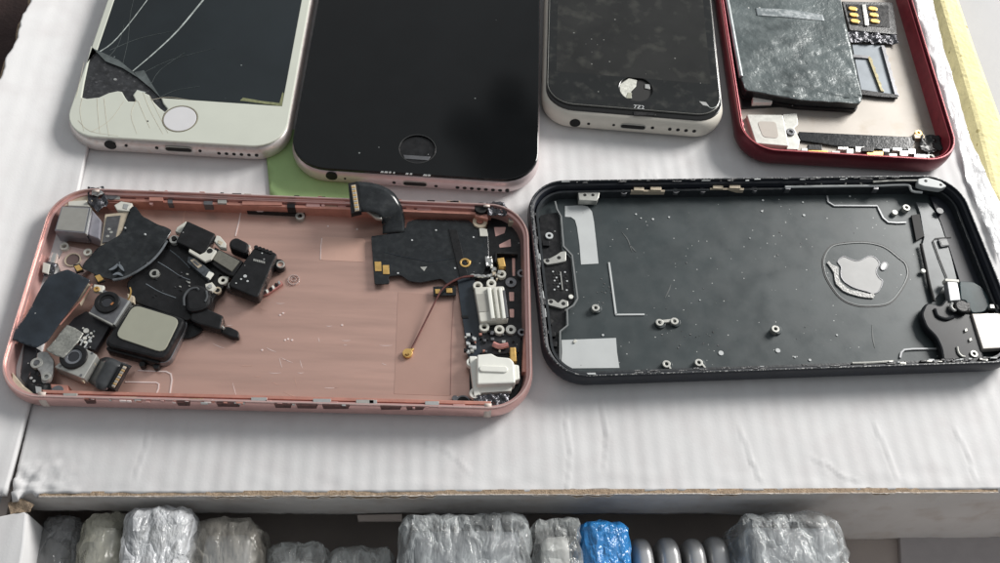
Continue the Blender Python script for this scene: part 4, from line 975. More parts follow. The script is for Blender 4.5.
# dark blue grey flex sheet on the left
T = at_px('flex_sheet', 'dark blue grey flex sheet at the far left, its tip poking over the rose rim', 'flex sheet', 52, 310, 3, RAD(50), GL)
o2 = [(49,279),(60,274),(69,271.5),(80,277),(92,283),(86,292),(80,301),(70,312),(62,321),(54,332),(47.5,341.5),(36,348),(24,344),(9,337.5),(17,326),(26,316.5),(33,305),(39,294)]
za = T.p(49, 279, 6)
def z2(x, y):
    return 6.2+.9*noise.noise(Vector((x*.09, y*.09, 8)))+.9*math.sin(.16*(x+.4*y))+.2*noise.noise(Vector((x*.35, y*.35, 1)))
sheet('sheet', rnd(ccw(T.pts(o2, 6.6)), .5), lambda x, y: max(z2(x, y)+.9, 5.2), .22, flexbl, T.o, .9)
ribbon('pink_glint_edge', [W3(T, q, 6.6) for q in ((92,284),(82,299),(71,312),(60,325))], .35, .2, pinkin, T.o)
P(T, 'gold_bar', [(88,283),(91,285),(80,304),(77,302)], 5.0, 6.2, tan, .15)
# camera module with bare lens (upper)
def cam_module(lab, quad, c, ztop, rl, frame_m, lens_ring):
    T = at_px('camera_module', lab, 'camera part', *c, 2, rot_of(quad[3], quad[2], ztop), GL)
    b = P(T, 'housing', quad, 2.0, ztop, frame_m, .25, r=.5)
    x, y = T.p(*c, ztop)
    plate('lens_barrel', circ(x, y, rl, 32), ztop, ztop+.8, plast, T.o, .25, [circ(x, y, rl*.62, 28)])
    plate('lens_step', circ(x, y, rl*.64, 28), ztop, ztop+.45, lens_ring, T.o, .08, [circ(x, y, rl*.42, 24)])
    plate('lens_glass', circ(x, y, rl*.44, 24), ztop, ztop+.3, lens, T.o, .12)
    return T
T = cam_module('square camera module with dark steel body and orange glint in its lens', [(102.6,289),(129,300),(113,324.5),(89,312)], (107.5,303), 6.4, 3.3, darkst, plast)
P(T, 'bright_edge', [(128.5,300),(130.5,301),(115,325),(113,324)], 4.5, 6.5, silver, .1)
P(T, 'bright_edge', [(89,311.5),(113,323.8),(112,325.2),(88.5,313)], 5.5, 6.5, dull, .1)
q = T.p(112, 303.5, 7); plate('lens_glint', [(q[0]-.3,q[1]-.5),(q[0]+.25,q[1]-.4),(q[0]+.3,q[1]+.5),(q[0]-.2,q[1]+.45)], 6.85, 6.98, mat('copper_glint', (.6,.25,.1), .3, .6), T.o, .03)
P(T, 'corner_tab', [(94,284),(104,285.5),(102,292),(93,291)], 5.5, 6.7, ivory, .2); ringp(T, 'corner_ring', 96.5, 289, 6.7, 7.1, .9, .4, gold)
P(T, 'corner_tab', [(127,293),(134,296),(134,303),(128,301)], 3.5, 5.4, tan, .2)
ribbon('bent_wire', [W3(T, q, z) for q, z in (((128,300),6.2),((130,296),6.8),((131,291),7.2),((130,287.5),7.2))], .35, .25, gold, T.o)
# board strip with white marks
T = at_px('flex_board', 'short dark board strip with white component marks below the unframed lens', 'circuit board', 88, 332, 2, RAD(50), GL)
P(T, 'board', [(86,311),(111,324),(103,337),(95,350),(80,345),(66,328),(74,318)], 2.0, 3.8, pcb, .1)
for k, (x, y, s, m) in enumerate(((86,330.5,2.6,whitep),(91,333,1.2,whitep),(83,328,1,whitep),(94,331,.8,sticker),(81,340,1.2,sticker),(85,342,1.4,whitep),(89,337,.9,whitep),(84.5,338,1.8,whitep),(90,341,1.3,sticker),(93,336,.8,whitep))):
    disc(T, 'component', x, y, 3.8, 4.2, s*.28, m, bev=.05)
ribbon('trace', [W3(T, q, 3.95) for q in ((80,346),(84,339),(89,334))], .35, .2, sticker, T.o); ribbon('trace', [W3(T, q, 3.95) for q in ((84,348),(88,342),(92,337))], .35, .2, sticker, T.o)
# framed silver camera module (lower)
T = cam_module('silver framed camera module with glossy black lens, near the rose shell corner', [(79,345),(97.5,355),(83.5,379),(54,367)], (74,357.5), 5.8, 3.5, dull, mat('lens_reflection_ring', (.20,.21,.23), .12, .3))  # the lens's pale reflection is painted in as a lighter ring
for x, y in ((92,353),(60,366),(81,375),(86,348)): disc(T, 'corner_dot', x, y, 5.8, 5.95, .35, darkst)
for k in range(7): P(T, 'contact', [(92.5-1.9*k,362+3*k-1),(95-1.9*k,363+3*k-1),(94.5-1.9*k,364.4+3*k-1),(92-1.9*k,363.4+3*k-1)], 3.5, 5.0, plast if k % 2 else tan, .08)
T = at_px('metal_tape', 'brushed grey metal tape patch above the silver framed camera module', 'tape', 65, 342, 5, RAD(50), GL)
sheet('patch', T.pts([(67,325),(75,328),(83.5,333.5),(78,343),(63.5,358.5),(54,355),(46,350),(57,338)], 6.6), lambda x, y: 6.6+.35*noise.noise(Vector((x*.3, y*.3, 3))), .3, mat('brushed_grey', (.34,.34,.31), .45, .6, var=.25, vs=1.2, bump=.12, bs=1.6), T.o, .8)
T = at_px('mount_bracket', 'pale metal bracket with two screw rings beside the silver framed camera module', 'bracket', 42, 366, 4, RAD(50), GL)
P(T, 'plate', [(37,352),(47,351),(54,360),(53,372),(50,381),(42,384),(40,372),(36,368)], 4.2, 5.2, mat('pale_steel', (.38,.38,.37), .4, .6, var=.25, vs=.8), .2, r=.8)
ringp(T, 'screw_ring', 35.8, 362, 4.4, 5.9, 1.7, .85, dull); ringp(T, 'screw_ring', 45.5, 376, 4.8, 6.0, 1.3, .6, dull)
disc(T, 'screw_core', 35.8, 362, 4.4, 5.3, .85, darkst)
P(T, 'dark_block', [(26,344),(37,350),(36,372),(28,388),(20,378),(22,358)], 2.5, 4.2, pcb, .2)
P(T, 'flex_patch', [(30,372),(48,380),(52,390),(36,394),(24,388)], 2.6, 4.4, plast, .2)
for x, y in ((31,378),(34,381)): disc(T, 'marking', x, y, 4.3, 4.5, .4, silver)
# ribbon connector with curved flex
T = at_px('ribbon_connector', 'curved black ribbon with gold toothed connector bar beside the silver framed camera module', 'connector', 110, 375, 2, RAD(55), GL)
e = [((100,359),(88,381),2.8),((106,357),(92,385),5.0),((113,358.5),(98,389),5.8),((121,362),(105,391),5.2),((127,364),(109,392.5),4.2),((132,366),(113,393),3.2)]
A = catmull([W3(T, a, z) for a, b, z in e], 4); B = catmull([W3(T, b, z) for a, b, z in e], 4)
bm = bmesh.new(); rows = [[bm.verts.new(a.lerp(b, k/5)) for k in range(6)] for a, b in zip(A, B)]
for r0, r1 in zip(rows, rows[1:]):
    for k in range(5): bm.faces.new((r0[k], r0[k+1], r1[k+1], r1[k]))
o = link('ribbon', bm, mat('ribbon_black', (.04,.043,.046), .28, var=.25, vs=.5), T.o, ang=70); s_ = o.modifiers.new('thickness', 'SOLIDIFY'); s_.thickness = .35*MM
P(T, 'connector_body', [(121,363),(128,366),(115,390),(108,387.5)], 4.4, 6.2, plast, .2)
P(T, 'connector_bar', [(123.5,365.5),(126.3,366.7),(114,387.5),(111.5,386.5)], 6.2, 6.6, tan, .1)
for k in range(9):
    t = (k+.5)/9; x = 124.8-12*t; y = 366.8+20*t; P(T, 'contact_pin', [(x-1.5,y-.7),(x+1.6,y+.4),(x+1.2,y+1.2),(x-1.9,y)], 6.5, 6.8, gold if k % 2 else silver, .04)
# square module with grey face
T = at_px('square_module', 'rounded square black module with a matt grey olive face, the largest part of the heap', 'module', 147, 328, 1.4, rot_of((115,336), (163,352), 5), GL)
P(T, 'steel_edge', [(137,302),(186,318),(188,324),(170,362),(158,364),(108,350),(105,340)], 1.5, 3.4, darkst, .3, r=1.5)
P(T, 'housing', [(135.5,303),(184,317.5),(184.5,323),(167,356),(160,359),(106,345.5),(106,338),(131,304)], 2.6, 5.8, plast, .7, r=2.6)
P(T, 'grey_face', [(133.5,304.5),(180,318.8),(163.5,353),(114.6,336.5)], 5.8, 6.15, olive, .12, r=2.2)
P(T, 'rim_step', [(106,346),(160,359.5),(159,364),(106,350)], 1.5, 4.2, plast, .4, r=1)
for x, y in ((142,364),(156,366)): disc(T, 'foot', x, y, 1.4, 3.2, .8, plast)
P(T, 'rosy_edge', [(183,322),(187,322),(170,358),(166,358)], 1.4, 3.4, darkst, .2)
# black bracket assembly
T = at_px('speaker_assembly', 'large black bracket assembly with screw loops, behind the grey faced square module', 'bracket assembly', 185, 275, 1.4, RAD(-14), GL)
P(T, 'base_plate', [(164,238),(178,238),(206,256),(216,262),(228,275),(222,290),(214,297),(211,310),(200,314),(186,321),(180,318),(137,303),(129,293),(126,283),(134,274),(148,264),(156,252)], 1.6, 4.2, plast, .3, r=1.2)
P(T, 'raised_block', [(187,220.5),(215.5,233.5),(204.5,254.5),(175.5,241.5)], 4.2, 6.8, plast, .35, r=.6)
P(T, 'block_tab', [(177,227),(186,221),(188,226),(180,233),(175,231)], 3.0, 5.0, ivory, .2)
ringp(T, 'screw_loop', 173.7, 238, 4.0, 6.0, 1.55, .75, dull); disc(T, 'loop_core', 173.7, 238, 4, 5.4, .75, hole)
ringp(T, 'screw_loop', 154, 272.5, 4.2, 5.3, 1.5, .75, dull); P(T, 'loop_ear', [(156,270),(160,272.5),(156,275)], 4.2, 5.2, dull, .1)
disc(T, 'loop_core', 154, 272.5, 4.2, 4.9, .75, hole)
P(T, 'angle_bracket', [(189.5,248.5),(200,254.5),(205,252),(209,246.5),(216.5,250.5),(211,259),(205,261.5),(188.5,251.5)], 6.2, 7.0, ivory, .15)
disc(T, 'bracket_hole', 209.8, 250.6, 6.9, 7.12, .8, hole)
P(T, 'chip_frame', [(215,247),(243,261.5),(234,276),(223,272),(207,260)], 3.6, 5.4, plast, .2)
P(T, 'grey_chip', [(219,249.8),(239.5,261),(231.5,271),(211.8,258.8)], 5.4, 5.9, mat('chip_grey', (.17,.165,.14), .45, .2, var=.12, vs=1), .12)
P(T, 'small_connector', [(188,256),(196,258),(213,272.5),(207,279),(187,262)], 4.2, 5.8, mat('steel_blue', (.09,.10,.11), .3, .5, var=.3, vs=.8), .2)
P(T, 'gold_contact', [(190,260),(194,258.5),(202,265),(198,268)], 5.8, 6.1, tan, .08); P(T, 'gold_slot', [(192.6,261.2),(194.4,260.5),(199.2,264.6),(197.6,265.8)], 6.1, 6.2, darkst, .03)
P(T, 'white_clip', [(209,271),(213.5,273),(209.5,278.5),(205.5,276.5)], 5.4, 6.2, whitep, .12)
P(T, 'white_clip', [(216.5,235),(220,236),(226,243),(226,248),(220,247),(214,241)], 4.4, 6.0, ivory, .2); P(T, 'clip_mark', [(218.5,240),(223,242),(221,245),(217.5,243)], 6.0, 6.15, tan, .04)
P(T, 'rounded_block', [(229,240.5),(236,236.5),(249,243),(248.5,250),(245,253.5),(229,247)], 3.0, 6.6, plast, .6, r=1.2)
P(T, 'block_end', [(246,243),(250.5,245),(248,253),(244,251)], 3.0, 5.8, dull, .3)
ringp(T, 'screw_ring', 222.6, 279.3, 3.6, 5.0, 1.5, .6, ivory); P(T, 'ring_plate', [(219,273.5),(229,277),(226,284),(217,281)], 3.2, 4.2, ivory, .15)
ringp(T, 'screw_ring', 232, 284, 3.4, 4.8, 1.3, .65, dull)
P(T, 'gold_bits', [(205,284),(212,282),(216,287),(212,291),(206,290)], 4.2, 5.4, ivory, .2); ringp(T, 'screw_ring', 217, 289.5, 3.6, 4.8, 1.25, .65, tan); disc(T, 'glint', 210, 286, 5.4, 5.9, .6, silver)
for k in range(16):
    x = random.uniform(150, 200); y = random.uniform(262, 300); s_ = random.uniform(.5, 1.3)
    if (x-150)*.5+262 > y: y += 10
    P(T, 'tiny_part', [(x-s_,y-s_*.7),(x+s_,y-s_*.3),(x+s_*.8,y+s_*.8),(x-s_,y+s_*.5)], 4.1, 4.5, random.choice((darkst, plast, dull, pcb)), .05)
for q in (((158,262),(168,268),(180,276),(190,280)),((146,284),(160,292),(176,298)),((170,250),(180,258),(190,268))):
    tube('foil_crease', [W3(T, p_, 4.2) for p_ in q], .14, mat('crease_grey', (.16,.18,.2), .2, var=.3), T.o)
# dome with ring ridges and the arm
P(T, 'dome', [(184,290),(194,283),(206,286),(212,294),(210,306),(200,311),(186,312)], 4.0, 6.0, plast, .9, r=2)
tube('dome_ridge', [W3(T, q, 6.1) for q in ((184,306),(184,297),(189,290),(196,288),(199,290))], .35, mat('ridge_grey', (.07,.075,.08), .25), T.o)
tube('dome_ridge', [W3(T, q, 5.9) for q in ((205,302),(207,297),(206,291))], .35, MATS['ridge_grey'], T.o)
P(T, 'arm', [(192,306),(202,306),(223.5,315.5),(220.5,330),(198,324),(190,320)], 2.2, 5.0, plast, .5, r=.8)
P(T, 'arm_tip', [(221,327),(229,326),(239,331),(239,338.5),(231,337),(220,332)], 1.8, 3.4, plast, .4, r=.9)
tube('arm_wire', [W3(T, q, 3.8) for q in ((217,325),(221,326),(224,329))], .4, dull, T.o)
P(T, 'foil_flap', [(180,318),(198,322),(205,327),(199,334),(190,338),(180,338.5)], 1.6, 2.2, plast, .1, r=1.5)
# big black module on the right of the heap
T = at_px('loudspeaker_module', 'black box module with a small printed line and a screw ear, rightmost of the heap', 'module', 252, 275, 1.4, rot_of((228,286), (257,298), 5), GL)
P(T, 'side', [(226,288),(257,299.5),(275,262),(277,256),(246,262)], 1.5, 4.0, mat('module_side', (.10,.09,.09), .4, .4, var=.3, vs=.5), .2)
P(T, 'housing', [(254.5,247),(259,246),(275.5,252.5),(277,255),(273.5,262),(258.5,296.5),(255.5,297.5),(229,286),(228.5,283),(246,258.5)], 2.6, 6.2, plast, .4, r=1)
P(T, 'ear', [(272,259),(281,258.5),(285,262),(285,267),(280,270.5),(270,266.5)], 2.0, 3.8, plast, .3, r=1.4); ringp(T, 'ear_ring', 280.5, 264.5, 3.8, 4.1, 1.3, .8, dull); disc(T, 'ear_hole', 280.5, 264.5, 3.7, 3.9, .8, pinkpl)
for k in range(7): P(T, 'printed_mark', [(253.5+1.7*k,258.5+.42*k),(254.7+1.7*k,258.8+.42*k),(254.5+1.7*k,261+.42*k),(253.3+1.7*k,260.7+.42*k)], 6.2, 6.26, dull, .01)
for x, y, s in ((245,276,.7),(247.5,281,.45),(241,279,.4),(236,283,.3),(262,253,.3)): disc(T, 'dust_speck', x, y, 6.2, 6.35, s*.7, sticker, bev=.04)
for k in range(5): disc(T, 'top_lug', 256+3.6*k, 246.8+1.3*k, 4.5, 6.5, .6, plast)
T = at_px('contact_strip', 'tiny silver and black contact strip beside the black box module', 'contact strip', 272, 287, 1.4, rot_of((262,293), (282,281), 2), GL)
P(T, 'strip', [(258,296),(266,290),(281,280.5),(283,283.5),(268,294)], 1.5, 2.4, redpl, .1)
for x, y, m in ((267,291,whitep),(270.5,289,plast),(273,287,whitep),(276,284.5,plast),(279,282.5,silver)): P(T, 'contact', [(x-1.6,y-1),(x+.4,y-2),(x+1.8,y+.6),(x-.2,y+1.8)], 2.3, 2.9, m, .08)
T = at_px('clear_ring', 'small clear plastic ring on the rose floor right of the black box module', 'ring', 293, 280, 1.3, 0, GL)
ringp(T, 'ring', 293.5, 279.5, 1.32, 1.8, 1.9, 1.4, mat('clear_plastic', (.85,.7,.66), .15, trans=.6), None); ringp(T, 'ring_seat', 293.5, 279.5, 1.32, 1.5, .9, .6, mat('clear_plastic', (.85,.7,.66), .15))

# ================================================================== BLACK SHELL
BK = Thing('phone_shell', 'black phone shell lying open and empty, with grey stickers and a logo shaped inlay', 'phone shell', 77.7, 158.9, RAD(10.45))
T = BK
shell_frame(T, navy, blackrim)
plate('back_panel', rrect(SW-5, SH-5, 10), .3, 1.3, blackm, T.o)
# rim residue
random.seed(3)
for k in range(150):
    side = random.choice('TBBTLLB'); 
    if side == 'T': t = random.uniform(-57, 55); c = (t, SH/2-1.5+random.uniform(-.3,.3)); w_, h_ = random.uniform(.5, 3.5), random.uniform(.2, .5)
    elif side == 'B': t = random.uniform(-57, 58); c = (t, -SH/2+1.5+random.uniform(-.4,.4)); w_, h_ = random.uniform(.5, 3.5), random.uniform(.2, .6)
    else: t = random.uniform(-24, 24); c = (-SW/2+1.6+random.uniform(-.4,.4), t); h_, w_ = random.uniform(.8, 4), random.uniform(.2, .5)
    pl_ = [(c[0]+w_/2*sx*random.uniform(.6,1), c[1]+h_/2*sy*random.uniform(.6,1)) for sx, sy in ((-1,-1),(1,-1),(1,1),(-1,1))]
    if k < 95: plate('glue_residue', pl_, 6.9, 7.12+.15*random.random(), glue if random.random() < .8 else sticker, T.o, .03)
ring_loft('inner_ledge', SW-5.2, SH-5.2, 9.6, [(0,1.2),(0,4.4),(.7,4.4),(.9,1.2)], mat('ledge_black', (.02,.024,.028), .4, var=.3, vs=.6, bump=.05, bs=1.5), T.o)
P(T, 'grey_sticker', [(565,206),(582,205),(588,206.5),(592,211.5),(594,222),(596,240),(598.5,263.5),(581,264.5),(579.5,245),(577,227),(575,220),(571,217),(565,216.7)], 1.3, 1.42, sticker, .02)
P(T, 'grey_sticker', [(561.5,340),(616,338),(617,352),(619.5,368),(561,368.5),(562,352)], 1.3, 1.42, sticker, .02)
P(T, 'sticker_curl', [(573,342),(575,339),(577,341),(575,343)], 1.42, 1.8, ivory, .05)
line(T, [(609,262.5),(612.5,288),(616,314.8)], 1.45, .55, sticker, 'raised_line', .3); line(T, [(615.4,314.8),(630,314.7),(644.5,314.6)], 1.45, .5, sticker, 'raised_line', .3)
for x, y, z in ((596,306.5,3.4),(660,321.5,2.8),(675,320,3.2),(667,363,3.0),(699.5,361.5,3.2),(776.5,327.5,3.8)):
    boss(T, x, y, 1.3, z, 1.25, dull)
    disc(T, 'boss_base', x+.5, y+2, 1.3, 1.9, 1.5, blackm)
P(T, 'boss_bridge', [(660,320),(675,318.5),(675,321.5),(660,323)], 1.3, 2.2, dull, .1)
line(T, [(669,366),(671,370),(673,374)], 2.2, .5, dull, 'boss_tail', .4); line(T, [(702,364),(706,369),(711,372)], 2.2, .5, dull, 'boss_tail', .4)
for x, y, r0 in ((721,353,.75),(778,350.5,.7),(795,357,.3),(810,360,.4),(653,219,.35),(636,214,.3),(762,211,.35),(763,200,.35),(804,215,.4),(803,202,.3),(669,217,.3),(603,335,.35),(700,300,.2),(837,335,.3),(641,218,.25),(750,238,.2),(622,196,.3),(760,192,.5),(850,196,.3)):
    disc(T, 'dust_speck', x, y, 1.3, 1.5, r0, sticker, bev=.05)
for k in range(40):
    if k < 14: x, y = random.gauss(690, 14), random.gauss(343, 9)
    elif k < 26: x, y = random.gauss(603, 5), random.gauss(290, 12)
    else: x, y = random.uniform(600, 880), random.uniform(205, 360)
    disc(T, 'dust_speck', x, y, 1.3, 1.42, random.uniform(.1, .24), glue, bev=.03)
for q in (((622,232),(628,240),(632,252)),((665,298),(669,290),(671,284)),((630,245),(636,252)),((872,325),(873,338),(875,348))):
    ribbon('scratch', [W3(T, p_, 1.36) for p_ in q], lambda t: .1+.3*math.sin(math.pi*t), .06, mat('scratch_grey', (.09,.10,.10), .5), T.o, 4)
# ladder at the left end
line(T, [(555,202),(557,210),(561,217),(562.5,235),(563.5,247),(572,256),(575,280),(577.5,299),(573.5,306),(567,310),(567.5,326),(560,332),(560,364)], 3.0, .45, mat('ledge_glint', (.24,.25,.25), .35, .2), 'inner_ridge', 1.0)
P(T, 'end_block', [(540,215),(557,212),(560,218),(562,250),(571,258),(575,300),(566,308),(566,326),(559,332),(559,362),(545,345),(541,300),(536,250)], 1.3, 2.5, plast, .2, r=.6)
ringp(T, 'screw_ring', 549.3, 235, 2.5, 3.2, 1.3, .55, sticker)
b_ = P(T, 'end_bracket', [(543,259),(549,258.5),(556,255),(561,251.5),(566,251),(566,261),(557,263),(547,264.5),(543.5,262)], 2.5, 3.3, dull, .12, r=.4)
for x, y in ((547.5,260.5),(559,257.5)): disc(T, 'bracket_hole', x, y, 3.2, 3.36, .6, hole, parent=b_)
b_ = P(T, 'end_bracket', [(546,299.5),(553,299),(558,303),(562,299),(568,301),(568.5,306),(562,308.5),(549,305),(546,303)], 2.5, 3.3, dull, .12, r=.4)
for x, y in ((551,301.5),(563.5,303.5)): disc(T, 'bracket_hole', x, y, 3.2, 3.36, .6, hole, parent=b_)
disc(T, 'white_dot', 571, 296.5, 2.4, 3.0, .7, whitep)
for i in range(3):
    for j in range(7):
        disc(T, 'vent_hole', 553+.25*j+3.0*i+(1.5 if j % 2 else 0)*.6, 271.5+3.0*j, 2.45, 2.62, .28, hole if (i+j) % 3 else sticker, bev=.03)
        if i == 2: disc(T, 'vent_hole', 565+.3*j+(1.2 if j % 2 else 0), 272+3.0*j, 2.45, 2.62, .28, hole if j % 3 else sticker, bev=.03)
ribbon('vent_bar', [W3(T, q, 2.75) for q in ((560.5,272),(561.5,281),(562.5,290))], .25, .3, dull, T.o)
for x, y, w_ in ((546,243,7),(549,322,6),(552,334,7),(553,344,8),(556,356,8)): clip(T, x, y, w_, 5, 2.5, 3.4, plast, 'end_step')
disc(T, 'corner_hole', 551, 321, 2.5, 2.7, .7, hole); disc(T, 'corner_dot', 559.5, 366.5, 2.5, 3.4, .7, sticker)
# far wall hardware
P(T, 'wall_bracket', [(578,192),(600,191),(599,197),(597,200.5),(579,200)], 2.0, 4.2, dull, .2); [disc(T, 'bracket_hole', x, y, 4.2, 4.3, .5, hole) for x, y in ((585,194.7),(593,194.7))]
for base, c0 in ((633,187.2),(712,185.4)):
    clip(T, base+15, c0+3.2, 34, 2.2, 3, 4.6, tan, 'clip_rail')
    clip(T, base+6, c0+1.4, 10, 3.4, 3.5, 5.2, tan, 'clip_pad'); clip(T, base+23, c0+1.0, 11, 3.4, 3.5, 5.2, tan, 'clip_pad')
    ringp(T, 'screw_ring', base-9, c0+3.5, 3, 4.6, 1.1, .5, darkst); ringp(T, 'screw_ring', base+43, c0+2.3, 3, 4.6, 1.1, .5, darkst)
tube('wire_rod', [W3(T, q, 4.8) for q in ((785,187),(812,186.5),(850,186),(874,185.8),(900,184.8),(909,185.5),(912,191),(922,192.5))], .42, sticker, T.o, sm=3)
tube('wire_rod', [W3(T, q, 6.0) for q in ((873,182),(895,180.6),(918,180.5))], .35, dull, T.o, sm=3)
for x in (813, 853): tube('wire_loop', [W3(T, q, 5.2) for q in ((x-8,184),(x-5,181.6),(x,181),(x+5,181.6),(x+9,184))], .22, dull, T.o)
for x in (788,876): clip(T, x, 187.5, 5, 3.5, 3, 4.9, darkst, 'rod_clamp')
P(T, 'pale_bracket', [(918,178.5),(927,177),(941,181),(947,186),(941,188.5),(924,186),(918,184)], 5, 6.9, sticker, .3, r=.6); disc(T, 'bracket_hole', 926, 180.6, 6.9, 7.0, .5, hole); disc(T, 'bracket_hole', 941, 184.5, 6.9, 7.0, .45, hole)
line(T, [(827,196),(828,202),(834,205.8),(855,205.9),(877,206),(879,210),(883,218),(888,222.3),(897,223),(906,222.6)], 1.5, .5, mat('contour_grey', (.36,.37,.38), .35, .2), 'contour_line', .5, 0)
ringp(T, 'screw_boss', 907.6, 206, 1.3, 3.6, 1.3, .55, dull); disc(T, 'screw_boss', 895, 212, 1.3, 2.4, .9, dull)
# logo inlay and its surround
ringpts = [(823,258),(829,247.5),(839,243.3),(864,241.6),(884,246),(899,257),(906.6,264),(908.6,275.5),(902,290),(890,303.3),(872,306.5),(854,305),(839,297),(827,280),(823,268)]
def closed(pts, n=5):
    V = [Vector(p) for p in pts]; out = []; N_ = len(V)
    for i in range(N_):
        a, b, c, d = V[i-1], V[i], V[(i+1) % N_], V[(i+2) % N_]
        for k in range(n):
            t = k/n; out.append(tuple(.5*((2*b)+(c-a)*t+(2*a-5*b+4*c-d)*t*t+(3*b-a-3*c+d)*t**3)))
    return out
lo_ = closed(T.pts(ringpts, 1.4)); lo_ = ccw(lo_)
plate('inlay_groove', inset(lo_, -.18), 1.3, 1.42, mat('groove_dark', (.012,.013,.014), .5), T.o, 0, [inset(lo_, .18)])
plate('inlay_ridge', inset(lo_, .2), 1.3, 1.5, mat('inlay_edge', (.20,.21,.21), .3, .2), T.o, .05, [inset(lo_, .55)])
logo = [(838,262),(840,259),(844,257),(849,259),(855.5,261.3),(860,260.8),(864,259),(868,256.8),(872,256.7),(876,259),(879,264),(876.5,268),(876,273),(879,278.5),(882,281),(880.5,287),(877.5,291.5),(873,293),(866,291),(859,289),(853,287),(848,284),(844,281),(841.5,277),(841,272),(841.5,268),(840,265)]
lg = ccw(closed(T.pts(logo, 1.4), 3))
plate('logo_inlay', lg, 1.2, 1.44, mat('logo_silver', (.40,.40,.395), .4, 0, var=.06, vs=.3), T.o, .03)
plate('logo_edge', inset(lg, -.28), 1.25, 1.55, darkst, T.o, .06, [lg])
lf = T.p(884, 266, 1.5); ang_ = .9
leaf = [(lf[0]+1.6*math.cos(a)*math.cos(ang_)-.8*math.sin(a)*math.sin(ang_), lf[1]+1.6*math.cos(a)*math.sin(ang_)+.8*math.sin(a)*math.cos(ang_)) for a in [k*math.pi/8 for k in range(16)]]
plate('logo_leaf', leaf, 1.25, 1.5, mat('leaf_grey', (.42,.43,.43), .3, .3), T.o, .08); plate('logo_edge', inset(leaf, -.22), 1.25, 1.58, darkst, T.o, .05, [leaf])
P(T, 'adhesive_band', [(827,262.5),(829,261),(832,264.5),(838.5,267),(838.5,272),(839,278),(840.5,282),(846,287),(851,290),(862,292),(870,294),(873,292.5),(875,295),(873.5,298),(866,297.5),(859,296.3),(849,293.5),(843,290.6),(836,284),(834.6,279),(834,273),(831,268)], 1.35, 1.75, mat('adhesive_grey', (.34,.34,.33), .5, .3, var=.3, vs=1.5, bump=.2, bs=2), .08)
# right end: flex, brackets
P(T, 'black_patch', [(911.5,215),(919.5,214),(924,236),(916.3,240.5)], 1.5, 2.2, hole, .05)
P(T, 'grey_flex_band', [(916,202),(928,203),(936,213),(942,226),(950,250),(957,279),(946,284),(933,302),(930,285),(927,268),(922,245),(924,237),(920,213)], 1.3, 2.0, mat('band_grey', (.10,.11,.115), .3, .1, var=.2, vs=.2), .15)
tube('band_edge', [W3(T, q, 2.3) for q in ((921,244),(925,262),(929,282),(934,301))], .45, hole, T.o)
P(T, 'end_floor', [(930,196),(944,196),(956,215),(975,255),(990,300),(984,312),(960,282),(950,250),(941,223)], 1.3, 2.2, navy, .1)
line(T, [(933,241),(935,238.5),(940,238),(951,237.5)], 2.3, .3, hole, 'groove'); line(T, [(933,241),(939,258),(947,278)], 2.3, .35, hole, 'groove')
P(T, 'rectangular_ring', [(938,239),(947,238),(950,245.5),(941,247)], 2.0, 2.6, mat('ring_navy', (.06,.065,.07), .3), .15, r=.5); P(T, 'ring_core', [(940,240.5),(946.5,240),(948.5,244.8),(942,245.4)], 2.6, 2.7, mat('core_grey', (.12,.13,.135), .3), .05)
disc(T, 'wall_dot', 940, 210.5, 2.9, 3.3, 1.2, mat('ring_navy', (.06,.065,.07), .3))
disc(T, 'glint_bead', 923.5, 270.5, 2.0, 2.6, .75, whitep, bev=.4)
# curved black bracket + plates as a flex thing
T = at_px('camera_flex', 'glossy black curved bracket with a cream metal plate in the black shell', 'flex bracket', 950, 330, 2.5, RAD(10.45))
P(T, 'bracket', [(925.5,303),(932,302.5),(940,306),(946,298),(952,303),(958,310),(972,314.5),(978,335),(985,359.5),(943,361),(941,348),(936,337),(926,327),(921,314)], 2.2, 4.2, mat('glossy_black', (.010,.011,.014), .28, var=.3, vs=.3), .6, r=1.2)
0 and tube('bracket_shine', [W3(T, q, 4.2) for q in ((923,312),(925,306),(930,303.5),(934,306))], .5, mat('soft_grey', (.16,.16,.17), .25), T.o)
tube('ridge', [W3(T, q, 4.4) for q in ((935,309),(938,316),(946,319),(953,317))], .55, MATS['glossy_black'], T.o)
P(T, 'silver_block', [(947,281),(957,281),(961,300),(950,301)], 2.6, 4.8, mat('block_grey', (.33,.34,.35), .35, .4), .25); P(T, 'block_top', [(945,278.5),(959,279.5),(959.5,282),(945.5,281)], 3, 5, ivory, .15)
disc(T, 'round_screw', 962.5, 306, 4, 6.0, 2.2, plast, bev=.5); P(T, 'screw_tab', [(957,303),(970,302),(971,311),(960,313)], 3.6, 5.0, plast, .25)
tube('hook', [W3(T, q, 5.2) for q in ((952,303),(951,307),(954,310.5),(957,309))], .45, silver, T.o)
P(T, 'clear_disc', [(959.5,281),(974,282),(982,287),(988,296),(990,306),(984,312),(972,313),(966,300),(961,300)], 2.6, 3.3, mat('smoky_disc', (.035,.06,.065), .2, var=.2), .2, r=1)
P(T, 'cream_plate', [(972,313.5),(1004,313),(1010,330),(1014,347),(1002,348),(983,349)], 3.0, 5.0, mat('cream_metal', (.47,.44,.41), .3, .3, var=.04), .25)
P(T, 'pale_tab', [(990,304),(1003,305),(1004,309.5),(990,308)], 3.2, 4.4, silver, .2)
for x, y in ((966,330),(970.5,339.5)): P(T, 'small_rivet', [(x-1.5,y-1),(x+1,y-2),(x+1.8,y+.8),(x-.8,y+2)], 4.2, 4.7, dull, .12)
ringp(T, 'screw_ring', 974.5, 353.5, 4.2, 4.8, 1.2, .5, dull)
tube('hook', [W3(T, q, 4.4) for q in ((957,347),(958.5,353),(962,356.5),(965,357))], .35, dull, T.o)
